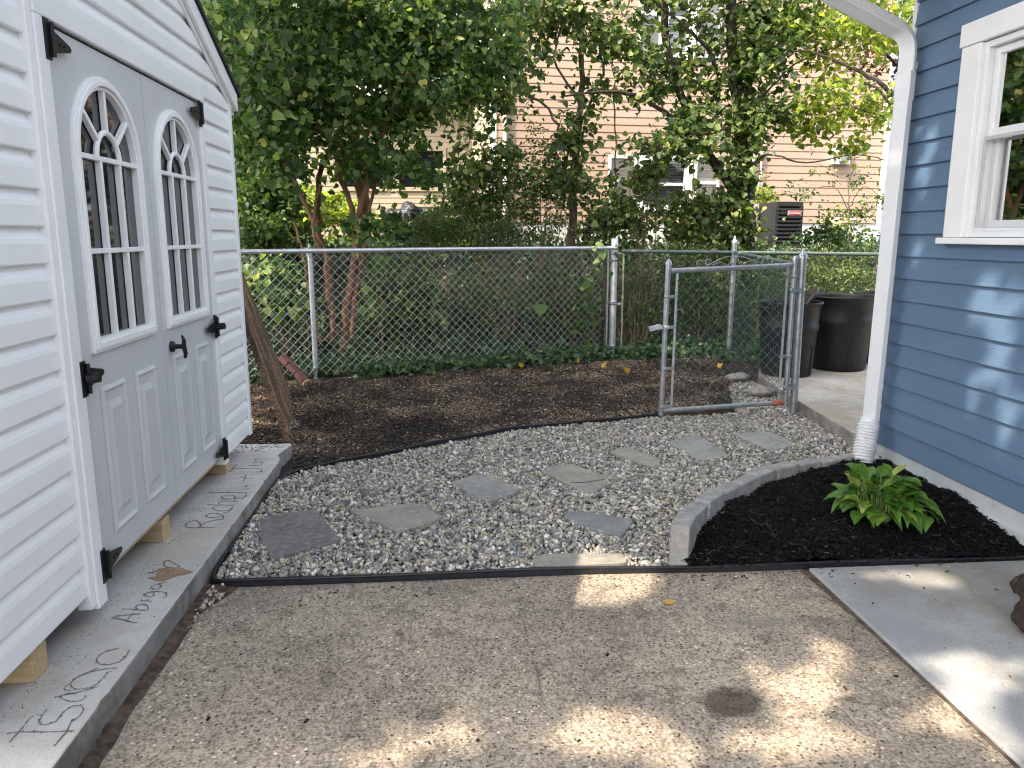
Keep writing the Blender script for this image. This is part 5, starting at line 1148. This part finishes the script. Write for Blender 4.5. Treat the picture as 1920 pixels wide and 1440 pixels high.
# the trees behind the fence
tree('mulberry_tree', Y_(640, 650, 8.35), 'multi-stemmed reddish-barked tree with big leaves just behind the left fence', 'tree',
     [([Y_(640, 690, 8.35), Y_(648, 590, 8.4), Y_(668, 470, 8.45), Y_(665, 405, 8.45)], .046, .040),
      ([Y_(664, 410, 8.45), Y_(645, 350, 8.5), Y_(628, 280, 8.4), Y_(597, 225, 8.3), Y_(575, 120, 8.2), Y_(560, -60, 8.1)], .030, .014),
      ([Y_(667, 410, 8.45), Y_(690, 345, 8.4), Y_(708, 280, 8.4), Y_(735, 205, 8.35), Y_(770, 90, 8.2), Y_(810, -80, 8.0)], .030, .015),
      ([Y_(625, 640, 8.3), Y_(618, 520, 8.4), Y_(598, 440, 8.5), Y_(560, 360, 8.6), Y_(535, 300, 8.6), Y_(505, 230, 8.5), Y_(480, 90, 8.3)], .032, .013),
      ([Y_(600, 640, 8.25), Y_(580, 540, 8.3), Y_(565, 460, 8.3), Y_(548, 415, 8.3)], .02, .013),
      ([Y_(622, 600, 8.35), Y_(608, 480, 8.3), Y_(590, 440, 8.2), Y_(600, 345, 8.3)], .03, .012),
      ([Y_(655, 640, 8.4), Y_(672, 540, 8.4), Y_(680, 475, 8.4), Y_(700, 350, 8.5), Y_(720, 270, 8.5)], .03, .012)],
     [Bl(600, 80, 8.3, 1.55, 1.0, 1.0, 240), Bl(770, 90, 8.4, .95, .9, .85, 150), Bl(490, 150, 7.9, .75, .9, 1.0, 170), Bl(660, -120, 8.4, 2.1, 1.3, .9, 190), Bl(520, 230, 8.5, .6, .5, .35, 30), Bl(730, 230, 8.6, .6, .5, .28, 26), Bl(690, 290, 8.2, .35, .3, .22, 16), Bl(450, 120, 6.9, .35, .5, .8, 50), Bl(460, 250, 7.6, .3, .4, .5, 30), Bl(880, 60, 8.6, .6, .6, .6, 70), Bl(700, 420, 8.3, .35, .3, .14, 12), Bl(770, 320, 9.0, .45, .4, .22, 16), Bl(470, 290, 8.4, .3, .4, .4, 16)],
     M['leaf_mul'], M['bark_red'], .066, per=20, spread=.135, seed=3, up=.45, face=(0, -.6, 0), twr=.004)
tree('ivy_trunk_tree', Y_(535, 440, 10.4), 'thick dark ivy-clad trunk rising behind the multi-stemmed tree', 'tree',
     [([Y_(545, 520, 10.3), Y_(538, 440, 10.3), Y_(525, 330, 10.3), Y_(510, 200, 10.4), Y_(520, 0, 10.5), Y_(540, -300, 10.5)], .19, .11), ([Y_(520, 300, 10.3), Y_(560, 200, 10.4), Y_(600, 60, 10.5)], .09, .05)],
     [Bl(535, 390, 10.15, .24, .2, .55, 26), Bl(480, 330, 10.1, .3, .3, .5, 36), Bl(460, 330, 10, .45, .5, .7, 90), Bl(560, 100, 10.6, 2.4, 1, 1.3, 220), Bl(450, 200, 10.4, .8, .8, .9, 120), Bl(480, 420, 9.9, .5, .4, .3, 40), Bl(620, -150, 10.6, 3.2, 1.2, 1.0, 200), Bl(800, 100, 11.2, 1.4, .8, 1.2, 95)],
     M['leaf_dark'], M['bark_dark'], .085, per=14, spread=.15, seed=5, twf=.5)
tree('red_barked_tree', Y_(682, 430, 11.0), 'straight red-brown trunk behind the fork of the multi-stemmed tree', 'tree',
     [([Y_(686, 480, 11), Y_(684, 420, 11), Y_(676, 340, 11), Y_(660, 220, 11), Y_(650, 40, 11)], .105, .06), ([Y_(600, 480, 10.8), Y_(598, 400, 10.9), Y_(602, 320, 11), Y_(640, 240, 11)], .05, .03)],
     [Bl(650, 60, 11.2, 1.3, .8, 1.1, 130), Bl(640, 300, 11.0, .5, .4, .35, 22)], M['leaf_mul'], M['bark_red'], .09, per=12, spread=.16, seed=8, twf=.5)
tree('slender_tree', Y_(1075, 440, 9.9), 'slender pale-barked tree with a snapped side branch, left of the window', 'tree',
     [([Y_(1072, 500, 9.9), Y_(1074, 400, 9.9), Y_(1078, 310, 9.9), Y_(1083, 240, 9.9), Y_(1092, 130, 9.8), Y_(1085, 0, 9.8), Y_(1090, -160, 9.8)], .055, .022),
      ([Y_(1078, 300, 9.9), Y_(1050, 245, 9.8), Y_(1020, 195, 9.8), Y_(960, 170, 9.7), Y_(900, 140, 9.6)], .022, .008), ([Y_(1083, 240, 9.9), Y_(1130, 140, 9.9), Y_(1140, 60, 9.8), Y_(1180, -40, 9.8)], .02, .010),
      ([Y_(1060, 40, 9.5), Y_(990, 35, 9.4), Y_(920, 45, 9.3), Y_(860, 30, 9.2)], .018, .008), ([Y_(1083, 180, 9.9), Y_(1040, 110, 9.8), Y_(1060, 20, 9.8)], .016, .008), ([Y_(1150, 470, 9.8), Y_(1155, 330, 9.8), Y_(1153, 180, 9.8), Y_(1150, 60, 9.8)], .014, .007)],
     [Bl(1078, 250, 9.8, .16, .14, .45, 34), Bl(1000, 30, 9.6, .9, .6, .28, 70), Bl(930, 180, 9.7, .55, .4, .4, 45), Bl(1120, 50, 9.7, .65, .5, .35, 40), Bl(990, 110, 9.5, .5, .4, .25, 22), Bl(1120, 180, 9.7, .4, .3, .2, 14), Bl(1050, -120, 9.7, 1.6, .9, .6, 130), Bl(1060, 330, 9.8, .35, .25, .3, 26), Bl(905, 330, 9.7, .5, .4, .5, 70)],
     M['leaf_mid'], M['bark_grey'], .075, per=11, spread=.12, seed=12, twr=.0045)
tree('leaning_tree', Y_(1395, 440, 9.6), 'dark leaning tree wrapped in ivy between the window and the air conditioner', 'tree',
     [([Y_(1405, 540, 9.5), Y_(1402, 430, 9.5), Y_(1398, 330, 9.5), Y_(1390, 230, 9.5), Y_(1378, 140, 9.5), Y_(1372, 30, 9.5), Y_(1370, -150, 9.5)], .105, .055),
      ([Y_(1398, 380, 9.5), Y_(1350, 320, 9.5), Y_(1310, 265, 9.45), Y_(1285, 200, 9.4), Y_(1255, 110, 9.4), Y_(1245, 0, 9.4), Y_(1230, -120, 9.4)], .06, .035),
      ([Y_(1330, 290, 9.4), Y_(1280, 235, 9.3), Y_(1240, 205, 9.3), Y_(1190, 178, 9.2), Y_(1130, 172, 9.2), Y_(1060, 180, 9.1)], .038, .010),
      ([Y_(1400, 190, 9.5), Y_(1412, 90, 9.5), Y_(1405, -60, 9.5)], .045, .03),
      ([Y_(1395, 235, 9.4), Y_(1320, 250, 9.1), Y_(1260, 265, 9.0), Y_(1195, 290, 8.9), Y_(1160, 305, 8.9)], .020, .008), ([Y_(1345, 140, 9.4), Y_(1325, 90, 9.3), Y_(1270, 40, 9.2), Y_(1220, 0, 9.2)], .026, .012),
      ([Y_(1400, 320, 9.4), Y_(1440, 290, 9.2), Y_(1510, 305, 9.1), Y_(1600, 290, 9.1), Y_(1660, 300, 9.0)], .014, .006), ([Y_(1395, 210, 9.4), Y_(1440, 170, 9.3), Y_(1490, 120, 9.2), Y_(1560, 90, 9.2)], .016, .007)],
     [Bl(1392, 260, 9.4, .2, .18, .7, 62), Bl(1378, 410, 9.4, .2, .2, .5, 52), Bl(1300, 230, 9.4, .28, .25, .35, 36), Bl(1350, 130, 9.4, .65, .5, .42, 50), Bl(1230, 150, 9.4, .5, .4, .35, 30), Bl(1420, 100, 9.4, .6, .5, .5, 85), Bl(1300, 10, 9.4, 1.1, .6, .3, 60), Bl(1250, 270, 9.1, .7, .35, .2, 40), Bl(1440, 220, 9.3, .35, .3, .3, 28), Bl(1320, -120, 9.5, 2.0, 1.0, .5, 170), Bl(1480, 40, 9.4, .5, .4, .4, 38), Bl(1190, 80, 9.3, .4, .3, .3, 18), Bl(1385, 480, 9.3, .2, .2, .2, 14)],
     M['leaf_mid'], M['bark_dark'], .072, per=12, spread=.115, seed=15, twr=.0045)
tree('sunlit_tree', Y_(1720, 470, 9.6), 'tree with sunlit yellow-green leaves reaching in from behind the blue house', 'tree',
     [([(6.6, 9.8, 0), (6.7, 9.8, 1.6), (6.6, 9.8, 2.8), (6.5, 9.7, 4.5)], .09, .05), ([(6.6, 9.8, 2.4), Y_(1690, 190, 9.5), Y_(1640, 150, 9.3), Y_(1580, 120, 9.2), Y_(1500, 95, 9.1), Y_(1450, 110, 9.0)], .035, .008),
      ([(6.6, 9.8, 1.9), Y_(1672, 200, 9.4), Y_(1640, 165, 9.3), Y_(1600, 150, 9.2), Y_(1540, 170, 9.2)], .022, .007), ([(6.6, 9.8, 2.9), Y_(1690, 70, 9.5), Y_(1620, 20, 9.4), Y_(1540, -20, 9.3)], .03, .012), ([(6.6, 9.8, 1.5), Y_(1680, 230, 9.4), Y_(1640, 215, 9.3), Y_(1590, 200, 9.2), Y_(1530, 215, 9.2)], .018, .006)],
     [Bl(1585, 60, 9.3, .7, .5, .45, 70), Bl(1560, 185, 9.3, .6, .45, .32, 56), Bl(1640, 20, 9.4, .6, .5, .4, 50), Bl(1520, 235, 9.3, .35, .3, .18, 20), Bl(1650, 220, 9.3, .3, .3, .3, 18), Bl(1600, 285, 9.3, .4, .3, .12, 10), Bl(1560, -90, 9.5, 1.2, .8, .5, 60)],
     M['leaf_yel'], M['bark_grey'], .068, per=9, spread=.12, seed=18, twr=.004)
tree('plum_tree', Y_(1760, 440, 10.5), 'plum-leaved tree peeping out beside the top of the downspout', 'tree',
     [([(7.6, 10.6, 0), (7.6, 10.6, 2.4), Y_(1690, 130, 10.4), Y_(1640, 90, 10.3)], .05, .01)], [Bl(1655, 110, 10.4, .4, .3, .4, 22)], M['leaf_red'], M['bark_dark'], .06, per=9, spread=.12, seed=19)
tree('sapling', Y_(1592, 470, 9.3), 'spindly sapling with sparse small leaves above the back fence rail', 'sapling',
     [([Y_(1596, 490, 9.3), Y_(1592, 420, 9.3), Y_(1590, 360, 9.3), Y_(1600, 320, 9.3)], .009, .004), ([Y_(1592, 400, 9.3), Y_(1560, 350, 9.2), Y_(1500, 365, 9.2)], .006, .003), ([Y_(1592, 390, 9.3), Y_(1620, 350, 9.2), Y_(1650, 370, 9.2)], .006, .003)],
     [Bl(1590, 410, 9.2, .36, .2, .22, 30), Bl(1500, 360, 9.2, .3, .2, .10, 10), Bl(1580, 330, 9.2, .5, .2, .15, 9), Bl(1640, 370, 9.2, .15, .15, .1, 6)], M['leaf_mid'], M['twig'], .052, per=7, spread=.085, seed=22, shape=LEAF_NAR, twr=.0025)
# shrubs behind the fence
def shrub(px, py, y, rx, rz, n, label, lm='leaf_mid', size=.05, seed=1, bare=0, name='shrub', group='shrubs behind the chain link fence'):
    c = Vector(Y_(px, py, y)); b = Vector((c.x, y, float(gz(c.x, y)))); rr = random.Random(seed); L = []
    for i in range(7+bare):
        a = rr.uniform(0, 2*pi); q = rr.uniform(.2, .95); top = c+Vector((cos(a)*rx*q, sin(a)*rx*.5*q, rz*rr.uniform(.1, .95))); s_ = b+Vector((cos(a)*rx*q*.35, sin(a)*.1, -.05))
        L.append(([s_, s_.lerp(top, .45)+Vector((rr.uniform(-.06, .06), 0, .02)), top], rr.uniform(.007, .014), .003))
    return tree(name, tuple(b), label, 'shrub', L, [(tuple(c), (rx, rx*.6, rz), n)], M[lm], M['twig'], size, per=14, spread=.085, seed=seed, group=group, shape=LEAF_NAR if size < .05 else LEAF_V, twr=.003)
shrub(905, 390, 9.7, .62, .62, 190, 'tangled grey-green shrub below the white pipe of the pink house', seed=31, size=.045)
shrub(1010, 360, 9.9, .50, .75, 170, 'tall narrow shrub left of the slender tree', seed=32, size=.045)
shrub(1150, 400, 9.6, .60, .50, 120, 'broad shrub below the left shutter of the pink house window', 'leaf_mid', .058, 33)
shrub(1215, 330, 9.4, .30, .16, 14, 'thin leafy shoots crossing in front of the pink house window', 'leaf_mid', .070, 34)
shrub(1300, 420, 9.5, .50, .42, 100, 'shrub with bare dark stems right below the pink house window', 'leaf_mid', .060, 35, 8)
shrub(820, 430, 9.4, .45, .20, 110, 'low dark evergreen shrub above the left fence rail', 'leaf_dark', .035, 36)
shrub(950, 440, 9.2, .40, .22, 60, 'low twiggy shrub at the middle of the fence rail', 'leaf_dark', .038, 37, 5)
shrub(480, 440, 9.3, .55, .28, 110, 'dark low bush beside the shed corner', 'leaf_dark', .05, 38)
shrub(1195, 560, 9.0, .42, .62, 90, 'thicket of bare twiggy stems right of the terminal post', 'leaf_dark', .04, 39, 22)
shrub(1310, 540, 9.15, .42, .55, 150, 'leafy thicket seen through the gate', 'leaf_dark', .045, 40, 10)
shrub(1060, 560, 9.2, .42, .5, 120, 'brownish stemmed thicket behind the right end of the bright fence', 'leaf_dark', .045, 41, 16)
shrub(1560, 520, 9.3, .75, .34, 190, 'sun-speckled hedge behind the rubbish bins', 'leaf_mid', .04, 42)
shrub(1440, 545, 9.2, .35, .5, 90, 'dark bush against the short side fence', 'leaf_dark', .04, 43)
shrub(1555, 440, 10.2, .26, .14, 26, 'small glossy bush right of the air conditioner', 'leaf_dark', .05, 44)
shrub(750, 560, 8.9, .55, .5, 130, 'green shrub behind the middle of the bright fence', 'leaf_mid', .06, 45)
shrub(920, 560, 9.2, .55, .45, 120, 'finely leaved yellow-green shrub behind the bright fence', 'leaf_mid', .042, 46)
shrub(520, 560, 8.3, .40, .45, 60, 'broad-leaved shrub behind the fence next to the leaning board', 'leaf_mul', .075, 47)
shrub(860, 405, 12.2, .65, .35, 110, 'dark evergreen bush beside the black sack', 'leaf_dark', .05, 48)
shrub(560, 400, 14.5, 1.5, .45, 260, 'bright yellow-green hedge far behind the left trees', 'leaf_yel', .09, 49, group='')
shrub(1285, 400, 11.5, .12, .1, 5, 'tiny weed under the pink house window', 'leaf_mid', .06, 50)
shrub(1436, 366, 13.4, .16, .16, 18, 'little yellow-green plant behind the air conditioner', 'leaf_yel', .05, 51)
# ivy carpet
g = np.random.default_rng(60); n = 26000; x = g.uniform(-5, 8.2, n); d = g.uniform(0, 1, n)**1.5*5; y = fenceY(x)+.0+d+(vnoise(x, x*0, 2.5, 7)-.5)*.25
k = ~inpoly(x, y, WALK) & ~((x < -1.9) & (y < 7.2)); x, y = x[k], y[k]; n = len(x)
z = gz(x, y)+.02+g.uniform(0, 1, n)**2*(.14+.30*vnoise(x, y, 2.2, 4)*np.clip((y-fenceY(x))/1.0, .15, 1))
iv = leaves('ivy_cover', np.stack([x, y, z], -1), np.clip(g.normal(.058, .014, n), .025, .1), M['leaf_ivy'], None, 61, .5, (0, -.5, 0), .3); tag(iv, 'ivy and ground cover spreading over the bank behind the fence', 'ivy', kind='stuff')
n = 5200; x = g.uniform(-7, 8.5, n); y = g.uniform(12.2, 16.8, n); k = (x < .6) | (y < 13.2); x, y = x[k], y[k]; n = len(x)
gr = leaves('lawn_grass', np.stack([x, y, gz(x, y)], -1), np.clip(g.normal(.16, .05, n), .06, .3), M['grass'], None, 62, .0, (0, -1.2, 0), -3.0, LEAF_V*np.array([.16, 1, 1])); tag(gr, 'long grass on the top of the bank', 'grass', kind='stuff')
# ivy sprigs spilling through the foot of the fence on to the soil
n = 1900; x = g.uniform(-.9, 4.2, n); y = fenceY(x)-g.uniform(0, 1, n)**2*(.28+.35*(x > 2.9)); z = .09+g.uniform(0, .10, n)
iv2 = leaves('creeping_ivy', np.stack([x, y, z], -1), np.clip(g.normal(.05, .012, n), .025, .08), M['leaf_ivy'], None, 63, .6, (0, -.5, 0), .3); tag(iv2, 'creeping ivy along the foot of the fence', 'ivy', kind='stuff')
# broad leaved sprigs on the fence
def sprig(px, py, y, n, size, label, seed, lm='leaf_mul', rz=.12):
    c = Vector(Y_(px, py, y)); b = Vector((c.x+.05, y+.06, .1)); root = empty('climbing_sprig', tuple(b), label, 'vine', 'sprigs growing through the fence'); m = MB(); limb(m, [b, b.lerp(c, .5)+Vector((.04, .02, 0)), c], .005, .0025, 5, .004, seed); m.build('stem', M['twig'], root)
    g = np.random.default_rng(seed); P = np.array(c)+g.normal(0, 1, (n, 3))*np.array([.09, .02, rz]); P[:, 1] = y-abs(P[:, 1]-y); leaves('foliage', P, np.clip(g.normal(size, size*.2, n), .03, .2), M[lm], root, seed, .3, (0, -1.1, 0), 1.0)
for i, (px, py, y, n, s_, lb) in enumerate([(1128, 492, 8.42, 9, .085, 'leafy sprig draped over the top of the terminal post'), (1105, 530, 8.40, 12, .07, 'sprig hanging a hand below the rail by the terminal post'), (1108, 580, 8.42, 13, .07, 'sprig halfway up the fence left of the terminal post'), (1090, 610, 8.4, 8, .07, 'lowest sprig left of the terminal post'),
     (1010, 585, 8.25, 1, .17, 'single big pale leaf caught in the mesh'), (560, 555, 7.72, 9, .08, 'broad-leaved sprig in the mesh above the board'), (578, 590, 7.75, 5, .09, 'small sprig beside the thin line post'), (760, 545, 8.1, 16, .075, 'bright sprig in the middle of the bright fence'), (700, 565, 8.0, 5, .10, 'two-leaved sprig right of the red stems'), (825, 600, 8.2, 9, .06, 'small sprig low in the mesh at the middle'), (510, 570, 7.6, 6, .10, 'long drooping leaves beside the leaning board'), (700, 478, 8.0, 3, .08, 'leaf poking through just under the rail')]):
    sprig(px, py, y, n, s_, lb, 70+i)
# fallen yellow leaves
fl = None; FY = [(612, 704), (622, 700), (630, 703), (651, 697), (690, 698), (700, 701), (722, 690), (745, 695), (760, 692), (824, 686), (980, 690), (1128, 690), (1210, 688), (840, 684), (1015, 668), (1085, 682), (560, 712), (1345, 690), (1352, 694), (1180, 700)]
for i, (px, py) in enumerate(FY):
    p = atz(px, py, .085); rr = random.Random(i)
    if fl is None:
        fl = leaves('fallen_leaf', np.array([[0, 0, 0.]]), .09, M['leaf_fallen'], None, 88, 1.2, (0, -.9, 0), 0); o = fl
    else: o = fl.copy(); COL.objects.link(o)
    o.location = (p.x, p.y, p.z+.012); o.rotation_euler = (rr.uniform(-.3, .3), rr.uniform(-.4, .4), rr.uniform(-.6, 6)); s_ = rr.uniform(.6, 1.15); o.scale = (s_, s_, s_)
    tag(o, 'yellow fallen leaf lying along the foot of the fence', 'leaf', 'fallen yellow leaves')
o = leaves('driveway_leaf', np.array([[0, 0, 0.]]), .045, M['leaf_fallen'], None, 89, 1.5, (0, 0, 0), 0); p = atz(1254, 1133, .01); o.location = p; tag(o, 'small curled tan leaf on the driveway right of the sunlit patch', 'leaf')
# tiny litter on the paving
rr = random.Random(55); C_ = []; R_ = []
for _ in range(150):
    x = rr.uniform(-.9, 2.3); y = rr.choice([rr.uniform(1.7, 3.0), 3.03-abs(rr.gauss(0, .06))]); C_.append((x, y, .005 if x < 1.5 else .0225)); l_ = rr.uniform(.002, .009); R_.append((l_, l_*rr.uniform(.2, .6), .0012))
tag(blobs('paving_litter', np.array(C_), np.array(R_), BOX_V, BOX_F, M['soil_bit'], 56, rot='z'), 'tiny leaf crumbs and twig bits scattered on the paving', 'litter', kind='stuff')
C_ = []; R_ = []
for _ in range(70):
    x = rr.uniform(1.0, 2.6); y = rr.uniform(3.02, 3.07) if rr.random() < .8 else rr.uniform(2.9, 3.05); C_.append((x, y, .036 if y > 3.04 else .0225*(x > 1.55)+.004)); l_ = rr.uniform(.004, .014); R_.append((l_, .0018, .0012))
tag(blobs('spilled_mulch', np.array(C_), np.array(R_), BOX_V, BOX_F, M['mulch_chip'], 57, rot='z'), 'few black mulch chips spilled over the edging', 'mulch', kind='stuff')
# hosta
hp = Vector((2.085, 3.42, .09)); hosta = empty('hosta_plant', tuple(hp), 'bushy green and yellow leafed hosta in the black mulch bed', 'plant')
ml, ms = MB(), MB(); rr = random.Random(77); 
LS = []
for i in range(125):
    a = rr.uniform(0, 2*pi); e = rr.uniform(0, 1); ln = rr.uniform(.10, .150)*(1-.10*e); out = .03+.105*e
    b = hp+Vector((cos(a)*.05*rr.random()*2, sin(a)*.04*rr.random()*2, 0)); tipz = .055+.125*(1-e**1.6)*rr.uniform(.7, 1.2)
    if cos(a) > .5 and e > .6: out += .04
    p1 = b+Vector((cos(a)*out*1.0, sin(a)*out*.8, tipz)); mid = b.lerp(p1, .5)+Vector((0, 0, tipz*.32)); Q = [b, b.lerp(mid, .5)+Vector((0, 0, .01)), mid, mid.lerp(p1, .6)+Vector((0, 0, .012)), p1]
    ms.tube(Q, [.0042, .0038, .0034, .003, .0026], 5)
    d = Vector((cos(a), sin(a), 0)); d = (d+Vector((rr.gauss(0, .6), rr.gauss(0, .6), 0))).normalized(); s_ = Vector((-d.y, d.x, 0)); w_ = ln*rr.uniform(.30, .48)*.5*1.2; L_ = ln*.72; drop = rr.uniform(.0, .04)+.02*e; lift = rr.uniform(.02, .07)*(1-e)
    rows = []; NL, NW = 8, 6; roll = rr.uniform(-.5, .5)
    for u in range(NL+1):
        f = u/NL; wd = w_*(sin(pi*min(1, f*1.02)**.62))**.8 if 0 < f < 1 else .0008; wd = max(wd, .0008); c = p1+d*(L_*f)+Vector((0, 0, lift*f*1.5-drop*f*f*1.6)); row = []
        for v in range(NW+1):
            g_ = (v/NW-.5)*2; z_ = .22*wd*abs(g_)**1.3+.0035*sin(v*2.4+f*9)*(wd > .01)+g_*roll*wd*.6; row.append(c+s_*wd*g_+Vector((0, 0, z_)))
        rows.append(row)
    vs = [p for r_ in rows for p in r_]; W_ = NW+1
    ml.add(vs, [(u*W_+v, u*W_+v+1, (u+1)*W_+v+1, (u+1)*W_+v) for u in range(NL) for v in range(NW)], True)
t = NT('hosta_leaf'); gi = t.n('ShaderNodeNewGeometry'); r_ = t.ramp(gi.outputs['Random Per Island'], [(0, (.035,.11,.014)), (.35, (.07,.18,.022)), (.7, (.14,.27,.035)), (.92, (.24,.36,.06)), (1, (.42,.47,.14))])
nz = t.noise(t.co((1,1,1)), 45, 3); c = t.mix(1.0, r_.outputs[0], t.ramp(nz, [(.35, (.72,.76,.7)), (.65, (1.15,1.12,1.1))]).outputs[0], 'MULTIPLY'); t.col(c); t.set(Roughness=.35)
tr_ = t.n('ShaderNodeBsdfTranslucent'); t.l(t.mix(1.0, c, (1.4, 1.5, .6, 1), 'MULTIPLY'), tr_.inputs[0]); mx = t.n('ShaderNodeMixShader'); mx.inputs[0].default_value = .3; t.l(t.b.outputs[0], mx.inputs[1]); t.l(tr_.outputs[0], mx.inputs[2]); t.l(mx, t.out.inputs[0])
ml.build('foliage', t.m, hosta); ms.build('stems', simple('pale_green_stem', (.16,.24,.06), .5, .2, 20), hosta)
# distant trees
def distant(x, y, h, r, lb, seed):
    return tree('distant_tree', (x, y, 1.3), lb, 'tree', [([(x, y, 1.2), (x+.2, y, h*.5), (x, y, h*.85)], .25, .08)], [((x, y, h*.65), (r, r, h*.36), 420)], M['leaf_mid'], M['bark_dark'], .26, per=12, spread=.42, seed=seed, twf=.2, group='trees far beyond the houses', twr=.01)
distant(-9.5, 26, 9, 3.4, 'distant tree farthest left, behind the pale building', 101); distant(-4.2, 29, 10, 3.6, 'distant tree rising behind the cream house roof', 102); distant(1.2, 28, 9, 3.0, 'distant tree between the cream and the pink house', 103); distant(12.5, 24, 9, 3.2, 'distant tree right of the pink house', 104)
